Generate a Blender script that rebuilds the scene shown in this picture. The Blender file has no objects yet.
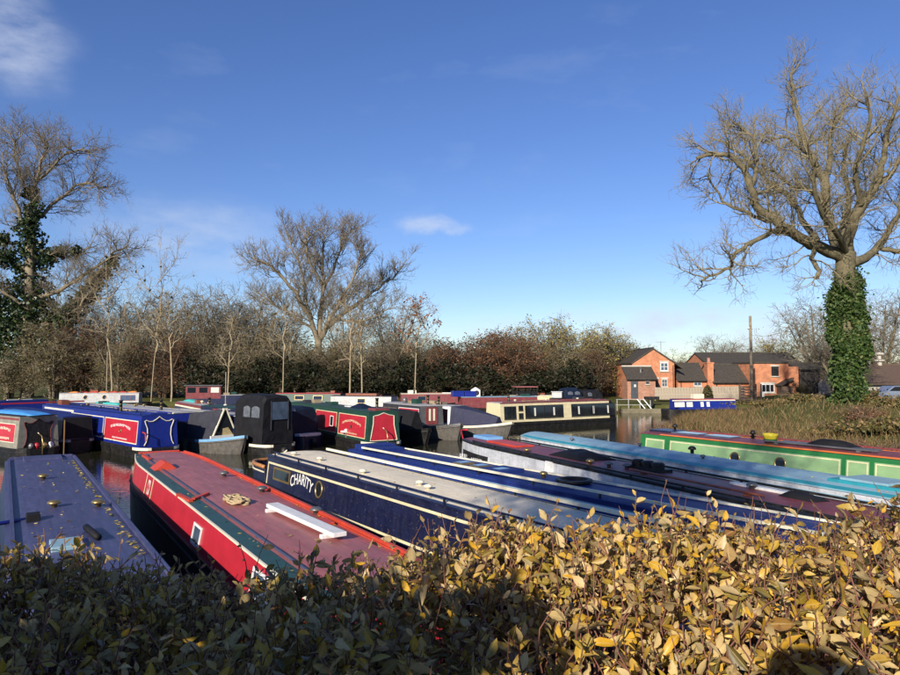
import bpy, bmesh, math, random
import numpy as np
from mathutils import Vector, Matrix

# ------------------------------------------------------------------ camera, sky, sun, exposure
scene = bpy.context.scene
COL = scene.collection
R = math.radians
FPX = 685.0                                   # focal length in photo pixels (900 wide)
EYE = 4.0                                     # eye height above the water
PITCH = math.atan(33.5 / FPX)
cam = bpy.data.cameras.new('camera'); cam_o = bpy.data.objects.new('camera', cam); COL.objects.link(cam_o)
cam.sensor_width = 36; cam.lens = FPX / 900 * 36; cam.clip_start = 0.05; cam.clip_end = 6000
cam_o.location = (0, 0, EYE); cam_o.rotation_euler = (math.pi / 2 + PITCH, 0, 0)
scene.camera = cam_o

SUN_AZ = R(25); SUN_EL = R(23)                # shadows run away to the right by SUN_AZ
to_sun = Vector((-math.sin(SUN_AZ) * math.cos(SUN_EL), -math.cos(SUN_AZ) * math.cos(SUN_EL), math.sin(SUN_EL)))
sl = bpy.data.lights.new('sun', 'SUN'); sl.energy = 4.6; sl.angle = R(0.5); sl.color = (1.0, 0.90, 0.76)
so = bpy.data.objects.new('sun', sl); COL.objects.link(so)
so.rotation_euler = to_sun.to_track_quat('Z', 'Y').to_euler(); so.location = (-20, -40, 30)

world = bpy.data.worlds.new('World'); scene.world = world; world.use_nodes = True
wn, wl = world.node_tree.nodes, world.node_tree.links
wn.clear()
wout = wn.new('ShaderNodeOutputWorld'); wbg = wn.new('ShaderNodeBackground'); wbg.inputs[1].default_value = 0.092
sky = wn.new('ShaderNodeTexSky'); sky.sky_type = 'NISHITA'; sky.sun_disc = False
sky.sun_elevation = SUN_EL; sky.sun_rotation = math.pi + SUN_AZ
sky.altitude = 60; sky.air_density = 1.0; sky.dust_density = 0.15; sky.ozone_density = 1.6
# thin high cloud: wisps everywhere, three denser puffs as in the photograph
tc = wn.new('ShaderNodeTexCoord')
mp = wn.new('ShaderNodeMapping'); mp.inputs['Scale'].default_value = (2.2, 2.2, 7.0)
wl.new(tc.outputs['Generated'], mp.inputs['Vector'])
nz = wn.new('ShaderNodeTexNoise'); nz.inputs['Scale'].default_value = 2.3; nz.inputs['Detail'].default_value = 7; nz.inputs['Roughness'].default_value = 0.55
wl.new(mp.outputs[0], nz.inputs['Vector'])
rmp = wn.new('ShaderNodeMapRange'); rmp.inputs[1].default_value = 0.58; rmp.inputs[2].default_value = 0.9; rmp.inputs[4].default_value = 0.16
wl.new(nz.outputs['Fac'], rmp.inputs[0])
acc = rmp.outputs[0]
nz2 = wn.new('ShaderNodeTexNoise'); nz2.inputs['Scale'].default_value = 14; nz2.inputs['Detail'].default_value = 6
wl.new(tc.outputs['Generated'], nz2.inputs['Vector'])
mp3 = wn.new('ShaderNodeMapping'); mp3.inputs['Scale'].default_value = (5, 5, 13); mp3.inputs['Rotation'].default_value = (0, .5, 0); wl.new(tc.outputs['Generated'], mp3.inputs['Vector'])
nz3 = wn.new('ShaderNodeTexNoise'); nz3.inputs['Scale'].default_value = 2.2; nz3.inputs['Detail'].default_value = 8; nz3.inputs['Roughness'].default_value = .6; wl.new(mp3.outputs[0], nz3.inputs['Vector'])
wisp = wn.new('ShaderNodeMapRange'); wisp.inputs[1].default_value = .34; wisp.inputs[2].default_value = .66; wisp.inputs[3].default_value = .15; wisp.inputs[4].default_value = 1.1; wl.new(nz3.outputs['Fac'], wisp.inputs[0])
def ray(px, py):
    u = (px - 450) / FPX; v = (337.5 - py) / FPX
    c, s = math.cos(PITCH), math.sin(PITCH)
    return Vector((u, c - s * v, s + c * v))
def puff(px, py, wx, wz, amt):
    global acc
    d = ray(px, py).normalized()
    sub = wn.new('ShaderNodeVectorMath'); sub.operation = 'SUBTRACT'; sub.inputs[1].default_value = d
    wl.new(tc.outputs['Generated'], sub.inputs[0])
    nsub = wn.new('ShaderNodeVectorMath'); nsub.operation = 'SCALE'; nsub.inputs[3].default_value = 0.055
    wl.new(nz2.outputs['Color'], nsub.inputs[0])
    add = wn.new('ShaderNodeVectorMath'); add.operation = 'ADD'
    wl.new(sub.outputs[0], add.inputs[0]); wl.new(nsub.outputs[0], add.inputs[1])
    off = wn.new('ShaderNodeVectorMath'); off.operation = 'SUBTRACT'; off.inputs[1].default_value = (.0275, .0275, .0275)
    wl.new(add.outputs[0], off.inputs[0])
    mul = wn.new('ShaderNodeVectorMath'); mul.operation = 'MULTIPLY'; mul.inputs[1].default_value = (1 / wx, 1 / wx, 1 / wz)
    wl.new(off.outputs[0], mul.inputs[0])
    ln = wn.new('ShaderNodeVectorMath'); ln.operation = 'LENGTH'; wl.new(mul.outputs[0], ln.inputs[0])
    r2 = wn.new('ShaderNodeMapRange'); r2.interpolation_type = 'SMOOTHERSTEP'
    r2.inputs[1].default_value = 1.0; r2.inputs[2].default_value = 0.15; r2.inputs[3].default_value = 0; r2.inputs[4].default_value = amt
    wl.new(ln.outputs['Value'], r2.inputs[0])
    mw = wn.new('ShaderNodeMath'); mw.operation = 'MULTIPLY'; wl.new(r2.outputs[0], mw.inputs[0]); wl.new(wisp.outputs[0], mw.inputs[1])
    mx = wn.new('ShaderNodeMath'); mx.operation = 'MAXIMUM'; wl.new(acc, mx.inputs[0]); wl.new(mw.outputs[0], mx.inputs[1])
    acc = mx.outputs[0]
puff(432, 226, 0.075, 0.018, 0.62)
puff(12, 42, 0.09, 0.085, 0.5)
puff(185, 235, 0.2, 0.07, 0.34)
puff(700, 330, 0.5, 0.05, 0.75)
cm = wn.new('ShaderNodeMixRGB'); cm.inputs[2].default_value = (4.9, 5.4, 6.4, 1)
hs = wn.new('ShaderNodeHueSaturation'); hs.inputs['Saturation'].default_value = 1.14; hs.inputs['Hue'].default_value = 0.508
wl.new(sky.outputs[0], hs.inputs['Color'])
tn = wn.new('ShaderNodeMixRGB'); tn.blend_type = 'MULTIPLY'; tn.inputs[0].default_value = 1; tn.inputs[2].default_value = (.66, .745, .98, 1)
wl.new(hs.outputs[0], tn.inputs[1])
wl.new(acc, cm.inputs[0]); wl.new(tn.outputs[0], cm.inputs[1]); wl.new(cm.outputs[0], wbg.inputs[0]); wl.new(wbg.outputs[0], wout.inputs[0])

scene.view_settings.view_transform = 'Standard'; scene.view_settings.look = 'None'
scene.view_settings.exposure = 0.62; scene.view_settings.gamma = 1.0

# ------------------------------------------------------------------ helpers
def G(px, py, z):
    r = ray(px, py); t = (z - EYE) / r.z
    return Vector((r.x * t, r.y * t, z))
def T(px, py, D):
    r = ray(px, py); t = D / r.y
    return Vector((r.x * t, D, EYE + r.z * t))

def mat(name, col, rough=0.5, metal=0.0, var=0.12, scale=3.0, bump=0.0, bscale=30.0, spec=0.5, coat=0.0, dirt=0.0, dirtcol=(0.05, 0.045, 0.03)):
    m = bpy.data.materials.new(name); m.use_nodes = True
    n, l = m.node_tree.nodes, m.node_tree.links
    b = n['Principled BSDF']; b.inputs['Roughness'].default_value = rough; b.inputs['Metallic'].default_value = metal
    b.inputs['Specular IOR Level'].default_value = spec; b.inputs['Coat Weight'].default_value = coat
    t = n.new('ShaderNodeTexCoord')
    nn = n.new('ShaderNodeTexNoise'); nn.inputs['Scale'].default_value = scale; nn.inputs['Detail'].default_value = 5; nn.inputs['Roughness'].default_value = .6
    l.new(t.outputs['Object'], nn.inputs['Vector'])
    cr = n.new('ShaderNodeValToRGB')
    cr.color_ramp.elements[0].position = .3; cr.color_ramp.elements[1].position = .7
    cr.color_ramp.elements[0].color = [c * (1 - var) for c in col] + [1]
    cr.color_ramp.elements[1].color = [min(1, c * (1 + var)) for c in col] + [1]
    l.new(nn.outputs['Fac'], cr.inputs[0]); out = cr.outputs[0]
    if dirt > 0:
        mpn = n.new('ShaderNodeMapping'); mpn.inputs['Scale'].default_value = (3.0, 3.0, 0.7)
        l.new(t.outputs['Object'], mpn.inputs[0])
        n2 = n.new('ShaderNodeTexNoise'); n2.inputs['Scale'].default_value = 2.6; n2.inputs['Detail'].default_value = 8; n2.inputs['Roughness'].default_value = .72
        l.new(mpn.outputs[0], n2.inputs['Vector'])
        mr = n.new('ShaderNodeMapRange'); mr.inputs[1].default_value = .44; mr.inputs[2].default_value = .74; mr.inputs[4].default_value = min(.85, dirt * 1.35)
        l.new(n2.outputs['Fac'], mr.inputs[0])
        mx = n.new('ShaderNodeMixRGB'); mx.inputs[2].default_value = (*dirtcol, 1)
        l.new(mr.outputs[0], mx.inputs[0]); l.new(out, mx.inputs[1]); out = mx.outputs[0]
        vo = n.new('ShaderNodeTexNoise'); vo.inputs['Scale'].default_value = 22; vo.inputs['Detail'].default_value = 3; l.new(t.outputs['Object'], vo.inputs['Vector'])
        vr = n.new('ShaderNodeMapRange'); vr.inputs[1].default_value = .64; vr.inputs[2].default_value = .72; vr.inputs[4].default_value = dirt * .9; l.new(vo.outputs['Fac'], vr.inputs[0])
        mx2 = n.new('ShaderNodeMixRGB'); mx2.inputs[2].default_value = (.22, .2, .17, 1); l.new(vr.outputs[0], mx2.inputs[0]); l.new(out, mx2.inputs[1]); out = mx2.outputs[0]
        ra = n.new('ShaderNodeMapRange'); ra.inputs[3].default_value = rough * .8; ra.inputs[4].default_value = min(1, rough * 1.5)
        l.new(n2.outputs['Fac'], ra.inputs[0]); l.new(ra.outputs[0], b.inputs['Roughness'])
    if dirt > 0:
        mps = n.new('ShaderNodeMapping'); mps.inputs['Scale'].default_value = (.5, 6.0, 2.0); l.new(t.outputs['Object'], mps.inputs[0])
        sn = n.new('ShaderNodeTexNoise'); sn.inputs['Scale'].default_value = 3.0; sn.inputs['Detail'].default_value = 9; sn.inputs['Roughness'].default_value = .75; l.new(mps.outputs[0], sn.inputs['Vector'])
        sr = n.new('ShaderNodeMapRange'); sr.inputs[1].default_value = .35; sr.inputs[2].default_value = .7; sr.inputs[3].default_value = 1 - dirt * .55; sr.inputs[4].default_value = 1 + dirt * .5; l.new(sn.outputs['Fac'], sr.inputs[0])
        sm = n.new('ShaderNodeMixRGB'); sm.blend_type = 'MULTIPLY'; sm.inputs[0].default_value = 1; l.new(out, sm.inputs[1]); l.new(sr.outputs[0], sm.inputs[2]); out = sm.outputs[0]
    l.new(out, b.inputs['Base Color'])
    if bump > 0:
        n3 = n.new('ShaderNodeTexNoise'); n3.inputs['Scale'].default_value = bscale; n3.inputs['Detail'].default_value = 4
        l.new(t.outputs['Object'], n3.inputs['Vector'])
        bp = n.new('ShaderNodeBump'); bp.inputs['Strength'].default_value = bump; bp.inputs['Distance'].default_value = .02
        l.new(n3.outputs['Fac'], bp.inputs['Height']); l.new(bp.outputs[0], b.inputs['Normal'])
    return m

def leaf_mat(name, stops, rough=.5, back=None, trans=.25, per='island', spec=.4):
    """foliage: one colour per leaf picked from a ramp; the underside may be paler"""
    m = bpy.data.materials.new(name); m.use_nodes = True
    n, l = m.node_tree.nodes, m.node_tree.links
    b = n['Principled BSDF']; b.inputs['Roughness'].default_value = rough; b.inputs['Specular IOR Level'].default_value = spec
    if per == 'island':
        g = n.new('ShaderNodeNewGeometry'); fac = g.outputs['Random Per Island']
    else:
        oi = n.new('ShaderNodeObjectInfo'); fac = oi.outputs['Random']
    cr = n.new('ShaderNodeValToRGB'); cr.color_ramp.interpolation = 'LINEAR'
    e = cr.color_ramp.elements
    while len(e) < len(stops): e.new(.5)
    for i, (p, c) in enumerate(stops):
        e[i].position = p; e[i].color = (*c, 1)
    l.new(fac, cr.inputs[0]); out = cr.outputs[0]
    t = n.new('ShaderNodeTexCoord'); nn = n.new('ShaderNodeTexNoise'); nn.inputs['Scale'].default_value = 40 if back else 2.0; nn.inputs['Detail'].default_value = 3
    l.new(t.outputs['Object'], nn.inputs['Vector'])
    mr = n.new('ShaderNodeMapRange'); mr.inputs[3].default_value = .65; mr.inputs[4].default_value = 1.3; l.new(nn.outputs['Fac'], mr.inputs[0])
    mm = n.new('ShaderNodeMixRGB'); mm.blend_type = 'MULTIPLY'; mm.inputs[0].default_value = 1
    l.new(out, mm.inputs[1]); l.new(mr.outputs[0], mm.inputs[2]); out = mm.outputs[0]
    if back:
        g2 = n.new('ShaderNodeNewGeometry'); mb = n.new('ShaderNodeMixRGB'); mb.inputs[2].default_value = (*back, 1)
        ml = n.new('ShaderNodeMath'); ml.operation = 'MULTIPLY'; ml.inputs[1].default_value = .68
        l.new(g2.outputs['Backfacing'], ml.inputs[0]); l.new(ml.outputs[0], mb.inputs[0]); l.new(out, mb.inputs[1]); out = mb.outputs[0]
    if back:
        at = n.new('ShaderNodeAttribute'); at.attribute_name = 'rib'
        r1 = n.new('ShaderNodeMapRange'); r1.inputs[1].default_value = .86; r1.inputs[2].default_value = 1.0; r1.inputs[4].default_value = .45; l.new(at.outputs['Fac'], r1.inputs[0])
        m1 = n.new('ShaderNodeMixRGB'); m1.inputs[2].default_value = (.62, .52, .28, 1); l.new(r1.outputs[0], m1.inputs[0]); l.new(out, m1.inputs[1])
        ns = n.new('ShaderNodeTexNoise'); ns.inputs['Scale'].default_value = 55 if per == 'island' else 3.5; ns.inputs['Detail'].default_value = 5; l.new(t.outputs['Object'], ns.inputs['Vector'])
        ad = n.new('ShaderNodeMath'); ad.operation = 'SUBTRACT'; l.new(ns.outputs['Fac'], ad.inputs[0]); ml2 = n.new('ShaderNodeMath'); ml2.operation = 'MULTIPLY'; ml2.inputs[1].default_value = .22; l.new(at.outputs['Fac'], ml2.inputs[0]); l.new(ml2.outputs[0], ad.inputs[1])
        r2 = n.new('ShaderNodeMapRange'); r2.inputs[1].default_value = .46; r2.inputs[2].default_value = .62; r2.inputs[4].default_value = .8; l.new(ad.outputs[0], r2.inputs[0])
        m2 = n.new('ShaderNodeMixRGB'); m2.inputs[2].default_value = (.13, .06, .022, 1); l.new(r2.outputs[0], m2.inputs[0]); l.new(m1.outputs[0], m2.inputs[1]); out = m2.outputs[0]
    l.new(out, b.inputs['Base Color'])
    if trans > 0:
        tr = n.new('ShaderNodeBsdfTranslucent'); l.new(out, tr.inputs[0])
        mx = n.new('ShaderNodeMixShader'); mx.inputs[0].default_value = trans
        l.new(b.outputs[0], mx.inputs[1]); l.new(tr.outputs[0], mx.inputs[2]); l.new(mx.outputs[0], n['Material Output'].inputs[0])
    return m

class MB:
    def __init__(s): s.v = []; s.f = []; s.m = []
    def face(s, pts, m=0):
        i = len(s.v); s.v += [tuple(p) for p in pts]; s.f.append(tuple(range(i, i + len(pts)))); s.m.append(m)
    def hexa(s, p, m=0):
        """eight corners: bottom ring 0-3, top ring 4-7"""
        i = len(s.v); s.v += [tuple(q) for q in p]
        for a in ((3, 2, 1, 0), (4, 5, 6, 7), (0, 1, 5, 4), (1, 2, 6, 5), (2, 3, 7, 6), (3, 0, 4, 7)):
            s.f.append(tuple(i + k for k in a)); s.m.append(m)
        return s
    def box(s, x0, x1, y0, y1, z0, z1, m=0):
        return s.hexa([(x0, y0, z0), (x1, y0, z0), (x1, y1, z0), (x0, y1, z0), (x0, y0, z1), (x1, y0, z1), (x1, y1, z1), (x0, y1, z1)], m)
    def bar(s, a, b, w, h, m=0, up=Vector((0, 0, 1))):
        a = Vector(a); b = Vector(b); d = (b - a).normalized()
        if abs(d.dot(up)) > .98: up = Vector((0, 1, 0))
        x = d.cross(up).normalized() * w / 2; y = x.cross(d).normalized() * h / 2
        return s.hexa([a - x - y, b - x - y, b + x - y, a + x - y, a - x + y, b - x + y, b + x + y, a + x + y], m)
    def tube(s, pts, rads, n=6, m=0, cap=True):
        pts = [Vector(p) for p in pts]
        if not hasattr(rads, '__len__'): rads = [rads] * len(pts)
        base = len(s.v); x = None
        for i, p in enumerate(pts):
            d = (pts[min(i + 1, len(pts) - 1)] - pts[max(i - 1, 0)])
            if d.length < 1e-9: d = Vector((0, 0, 1))
            d.normalize()
            if x is None:
                x = d.orthogonal().normalized()
            else:
                x = x - d * x.dot(d)
                x = x.normalized() if x.length > 1e-6 else d.orthogonal().normalized()
            y = d.cross(x)
            for k in range(n):
                a = 2 * math.pi * k / n
                q = p + (x * math.cos(a) + y * math.sin(a)) * rads[i]
                s.v.append((q.x, q.y, q.z))
        for i in range(len(pts) - 1):
            for k in range(n):
                k2 = (k + 1) % n
                s.f.append((base + i * n + k, base + i * n + k2, base + (i + 1) * n + k2, base + (i + 1) * n + k)); s.m.append(m)
        if cap:
            s.f.append(tuple(base + k for k in reversed(range(n)))); s.m.append(m)
            e = base + (len(pts) - 1) * n
            s.f.append(tuple(e + k for k in range(n))); s.m.append(m)
        return s
    def lathe(s, prof, c=(0, 0, 0), n=12, m=0, fr=None):
        base = len(s.v); c = Vector(c)
        X, Y, Z = fr if fr else (Vector((1, 0, 0)), Vector((0, 1, 0)), Vector((0, 0, 1)))
        for r, z in prof:
            for k in range(n):
                a = 2 * math.pi * k / n
                q = c + X * (r * math.cos(a)) + Y * (r * math.sin(a)) + Z * z
                s.v.append((q.x, q.y, q.z))
        for i in range(len(prof) - 1):
            for k in range(n):
                k2 = (k + 1) % n
                s.f.append((base + i * n + k, base + i * n + k2, base + (i + 1) * n + k2, base + (i + 1) * n + k)); s.m.append(m)
        s.f.append(tuple(base + k for k in reversed(range(n)))); s.m.append(m)
        e = base + (len(prof) - 1) * n
        s.f.append(tuple(e + k for k in range(n))); s.m.append(m)
        return s
    def loft(s, rings, m=0, close=True, caps=True):
        base = len(s.v); k = len(rings[0])
        for r in rings: s.v += [tuple(p) for p in r]
        for i in range(len(rings) - 1):
            for j in range(k if close else k - 1):
                j2 = (j + 1) % k
                s.f.append((base + i * k + j, base + i * k + j2, base + (i + 1) * k + j2, base + (i + 1) * k + j)); s.m.append(m)
        if caps:
            s.f.append(tuple(base + j for j in reversed(range(k)))); s.m.append(m)
            e = base + (len(rings) - 1) * k
            s.f.append(tuple(e + j for j in range(k))); s.m.append(m)
        return s
    def build(s, name, mats, parent=None, smooth=False, loc=None, bevel=0):
        me = bpy.data.meshes.new(name); me.from_pydata(s.v, [], s.f)
        if not isinstance(mats, (list, tuple)): mats = [mats]
        for q in mats: me.materials.append(q)
        if len(mats) > 1: me.polygons.foreach_set('material_index', s.m)
        if smooth: me.polygons.foreach_set('use_smooth', [True] * len(s.f))
        me.update()
        o = bpy.data.objects.new(name, me); COL.objects.link(o)
        if parent: o.parent = parent
        if loc is not None: o.location = loc
        if bevel:
            bv = o.modifiers.new('bevel', 'BEVEL'); bv.width = bevel; bv.segments = 2; bv.limit_method = 'ANGLE'
        return o

def tag(o, label=None, cat=None, group=None, kind=None):
    if label: o['label'] = label
    if cat: o['category'] = cat
    if group: o['group'] = group
    if kind: o['kind'] = kind
    return o
def empty(name, loc=(0, 0, 0), rz=0.0):
    o = bpy.data.objects.new(name, None); COL.objects.link(o); o.location = loc; o.rotation_euler = (0, 0, rz); o.empty_display_size = .3
    return o

def np_mesh(name, V, faces_n, mats, parent=None, smooth=False):
    """V: (N*faces_n,3) array, every face its own vertices"""
    V = np.asarray(V, dtype=np.float32).reshape(-1, 3); nf = len(V) // faces_n
    me = bpy.data.meshes.new(name)
    me.vertices.add(len(V)); me.vertices.foreach_set('co', V.ravel())
    me.loops.add(len(V)); me.loops.foreach_set('vertex_index', np.arange(len(V), dtype=np.int32))
    me.polygons.add(nf)
    me.polygons.foreach_set('loop_start', np.arange(0, len(V), faces_n, dtype=np.int32))
    me.polygons.foreach_set('loop_total', np.full(nf, faces_n, dtype=np.int32))
    me.materials.append(mats); me.update(calc_edges=True)
    o = bpy.data.objects.new(name, me); COL.objects.link(o)
    if parent: o.parent = parent
    return o

def leaf_quads(C, size, rng, stretch=1.6, up=0.0):
    """random diamond-shaped leaves round the centres C"""
    C = np.asarray(C, dtype=float).reshape(-1, 3); n = len(C)
    a = rng.normal(size=(n, 3)); a[:, 2] += up; a /= np.linalg.norm(a, axis=1)[:, None]
    b = rng.normal(size=(n, 3)); b -= a * (a * b).sum(1)[:, None]; b /= np.linalg.norm(b, axis=1)[:, None]
    s = (size * rng.uniform(.55, 1.25, n))[:, None]
    L = a * s * stretch * .5; W = b * s * .5
    return np.stack([C - L, C + W * .9 - L * .1, C + L, C - W * .9 - L * .1], axis=1).reshape(-1, 3)

# ------------------------------------------------------------------ tree growing
def make_branch(p, d, length, r0, r1, nseg, wander, trop, rng):
    pts = [p.copy()]; rads = [r0]; d = d.normalized(); st = length / nseg
    for i in range(nseg):
        d = (d + Vector((rng.gauss(0, wander), rng.gauss(0, wander), rng.gauss(0, wander) + trop))).normalized()
        p = p + d * st; pts.append(p.copy()); rads.append(r0 + (r1 - r0) * (i + 1) / nseg)
    return pts, rads
def grow(pts, rads, level, prm, rng, out, tips):
    """children along a limb; prm: dens (per metre), len, rad, ang, trop, nseg by level"""
    L = sum((pts[i + 1] - pts[i]).length for i in range(len(pts) - 1))
    n = prm['dens'][level] * L; n = int(n) + (1 if rng.random() < n - int(n) else 0)
    for k in range(n):
        t = prm.get('start', .18) + (1 - prm.get('start', .18)) * (k + rng.random()) / max(n, 1) if level == 0 else rng.uniform(.15, 1)
        f = min(t, .999) * (len(pts) - 1); i = int(f); q = pts[i].lerp(pts[i + 1], f - i)
        d = (pts[i + 1] - pts[i]).normalized(); rr = rads[i] + (rads[i + 1] - rads[i]) * (f - i)
        perp = Vector((rng.gauss(0, 1), rng.gauss(0, 1), rng.gauss(0, 1))); perp = (perp - d * perp.dot(d)).normalized()
        a = R(rng.gauss(prm['ang'], 13)); cd = d * math.cos(a) + perp * math.sin(a)
        cl = prm['len'][level] * rng.uniform(.55, 1.25) * (1.15 - .45 * t)
        cr = min(prm['rad'][level], rr * .75)
        last = level + 1 >= len(prm['dens'])
        cp, crd = make_branch(q, cd, cl, cr, max(cr * .3, prm.get('tip', .008)), prm['nseg'][level], prm['wander'], prm['trop'], rng)
        out.append((cp, crd, prm['sides'][level]))
        if last: tips.append(cp)
        else: grow(cp, crd, level + 1, prm, rng, out, tips)
def limbs_mesh(name, out, m, parent):
    b = MB()
    for pts, rads, n in out: b.tube(pts, rads, n, cap=n > 4)
    return b.build(name, m, parent, smooth=True)

# ------------------------------------------------------------------ materials
m_black = mat('bitumen_black', (0.010, 0.010, 0.011), .42, spec=.3, var=.35, dirt=.5, dirtcol=(.045, .04, .032))
m_blackcloth = mat('black_canvas', (0.012, 0.012, 0.014), .62, var=.25, bump=.25, bscale=9, spec=.15)
m_greycloth = mat('grey_canvas', (0.035, 0.036, 0.046), .6, var=.2, bump=.3, bscale=7, spec=.15)
m_purplecloth = mat('slate_canvas', (0.034, 0.036, 0.065), .65, var=.15, bump=.2, bscale=7, spec=.15)
m_navycloth = mat('navy_canvas', (0.008, 0.014, 0.032), .55, var=.2, bump=.2, bscale=7, spec=.15)
m_cream = mat('cream_paint', (0.66, 0.58, 0.36), .38, var=.06, dirt=.28, dirtcol=(.3, .25, .15))
m_ivory = mat('ivory_paint', (0.74, 0.69, 0.52), .36, var=.05, dirt=.2, dirtcol=(.35, .3, .2))
m_white = mat('white_paint', (0.72, 0.72, 0.70), .35, var=.05, dirt=.25, dirtcol=(.3, .29, .26))
m_red = mat('red_paint', (0.42, 0.020, 0.036), .32, var=.1, dirt=.15, dirtcol=(.22, .02, .03))
m_porange = mat('bright_orange_paint', (0.68, 0.17, 0.03), .4, var=.1)
m_orange = mat('orange_red_paint', (0.48, 0.048, 0.022), .42, var=.12, dirt=.25, dirtcol=(.25, .04, .02))
m_maroon = mat('maroon_paint', (0.18, 0.03, 0.032), .42, var=.15, dirt=.45, dirtcol=(.2, .1, .1))
m_mauve = mat('faded_maroon_roof', (0.34, 0.098, 0.092), .40, var=.2, scale=1.4, dirt=.45, dirtcol=(.24, .16, .15), bump=.06, bscale=3)
m_green = mat('dark_green_paint', (0.010, 0.050, 0.034), .35, var=.15, dirt=.2)
m_bgreen = mat('mid_green_paint', (0.018, 0.14, 0.035), .35, var=.1)
m_pgreen = mat('pale_green_paint', (0.22, 0.36, 0.17), .35, var=.06, dirt=.12, dirtcol=(.15, .25, .12))
m_blue = mat('royal_blue_paint', (0.008, 0.02, 0.21), .3, var=.12, dirt=.15, dirtcol=(.01, .02, .08))
m_mblue = mat('deep_blue_roof', (0.009, 0.024, 0.15), .5, spec=.3, var=.15, dirt=.25, dirtcol=(.03, .05, .12), bump=.05, bscale=3)
m_abl = mat('violet_blue_roof', (0.048, 0.052, 0.135), .36, var=.2, scale=1.2, dirt=.55, dirtcol=(.10, .10, .16), bump=.1, bscale=2.5)
m_navy = mat('navy_paint', (0.008, 0.011, 0.040), .3, var=.25, dirt=.4, dirtcol=(.03, .03, .05))
m_rooflight = mat('pale_grey_roof', (0.42, 0.41, 0.40), .42, var=.1, scale=1.2, dirt=.45, dirtcol=(.2, .18, .14), bump=.1, bscale=8)
m_sandroof = mat('sand_roof', (0.76, 0.67, 0.49), .6, var=.1, scale=1.5, dirt=.2, dirtcol=(.3, .25, .17), bump=.3, bscale=60)
m_lilac = mat('lilac_grey_roof', (0.23, 0.39, 0.46), .42, var=.1, scale=1, dirt=.3, dirtcol=(.25, .25, .3), bump=.08, bscale=3)
m_teal = mat('teal_paint', (0.02, 0.27, 0.33), .4, var=.12, dirt=.2)
m_side_white = mat('weathered_white_side', (0.50, 0.52, 0.55), .35, var=.1, dirt=.45, dirtcol=(.2, .2, .2))
m_brass = mat('brass', (0.42, 0.30, 0.12), .35, metal=.8, var=.15)
m_glass = mat('dark_window_glass', (0.012, 0.015, 0.02), .06, var=.3, spec=.8)
m_clear = mat('window_glass_blue', (0.06, 0.09, 0.14), .08, var=.3, spec=.8)
m_plastic = mat('clear_plastic_window', (0.10, 0.11, 0.13), .2, var=.4, scale=8, bump=.4, bscale=6)
m_steel = mat('grey_steel', (0.16, 0.16, 0.16), .4, metal=.5, var=.2)
m_curtain = mat('net_curtain', (0.6, 0.58, 0.52), .8, var=.15, scale=12)
m_wood = mat('varnished_wood', (0.20, 0.06, 0.03), .4, var=.3, scale=9)
m_rope = mat('rope', (0.40, 0.30, 0.17), .9, var=.25, scale=40)
m_yellow = mat('yellow_paint', (0.62, 0.50, 0.03), .4, var=.1)
m_bluetarp = mat('light_blue_tarpaulin', (0.06, 0.26, 0.62), .4, var=.15, bump=.5, bscale=5)
m_aqua = mat('aqua_paint', (0.06, 0.45, 0.42), .4, var=.1)
m_bow = mat('weathered_hull_grey', (0.085, 0.080, 0.075), .5, var=.3, scale=5, dirt=.5, dirtcol=(.15, .12, .08))
m_skyb = mat('pale_blue_paint', (0.16, 0.34, 0.58), .4, var=.1)
m_cream_shade = mat('shaded_cream_paint', (.24, .225, .18), .5, var=.1, dirt=.4, dirtcol=(.12, .11, .08))  # cream darkened so the shade on the arched end is in the colour
m_dwhite = mat('dull_white_side', (.40, .41, .40), .45, var=.1, dirt=.4, dirtcol=(.18, .17, .15))

# ------------------------------------------------------------------ ground and water
BASIN = [(-140, 3.9), (17.6, 3.9), (17.2, 14), (15.2, 25), (14.3, 36), (14.6, 46), (18.0, 53), (26, 56.5), (31, 57.5),
         (31, 66.5), (28, 66.5), (22, 65.5), (10, 69), (-5, 72), (-25, 73), (-60, 74), (-140, 78)]
def sdist(P):
    """signed distance to the basin outline, positive on land"""
    P = np.asarray(P, float); d = np.full(len(P), 1e9); ins = np.zeros(len(P), bool)
    B = np.array(BASIN, float)
    for i in range(len(B)):
        a = B[i]; b = B[(i + 1) % len(B)]; ab = b - a
        t = np.clip(((P - a) @ ab) / (ab @ ab), 0, 1); q = a + t[:, None] * ab
        d = np.minimum(d, np.linalg.norm(P - q, axis=1))
        c = (a[1] > P[:, 1]) != (b[1] > P[:, 1])
        with np.errstate(divide='ignore', invalid='ignore'):
            xx = a[0] + (P[:, 1] - a[1]) * (b[0] - a[0]) / (b[1] - a[1] if b[1] != a[1] else 1e-9)
        ins ^= c & (P[:, 0] < xx)
    return np.where(ins, -d, d)
def sst(a, b, x):
    t = np.clip((x - a) / (b - a), 0, 1); return t * t * (3 - 2 * t)
def height(P):
    P = np.asarray(P, float); d = sdist(P); x, y = P[:, 0], P[:, 1]
    near = 1 - sst(4, 9, y)
    right = sst(12, 16, x) * (1 - sst(50, 64, y) * (1 - sst(33.5, 37.5, x)))
    base = 0.75 + .9 * sst(20, 60, x) * sst(60, 75, y) * 0.5
    rr = 0.45 + (1.65 - .85 * sst(46, 60, y)) * sst(1.0, 9.0, d)
    h = base * (1 - right) + rr * right
    h = h * (1 - near) + 2.32 * near
    wid = 0.7 + 0.5 * near
    land = h * sst(-.25, 1.0, d / wid)
    bump = .06 * np.sin(x * 1.7 + y * .6) * np.sin(y * 1.3 - x * .4) * sst(.5, 3, d)
    return np.where(d > -.2, land + bump - .12 * (1 - sst(-.2, .4, d)), -.12 - 1.2 * sst(.2, 1.6, -d))
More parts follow.
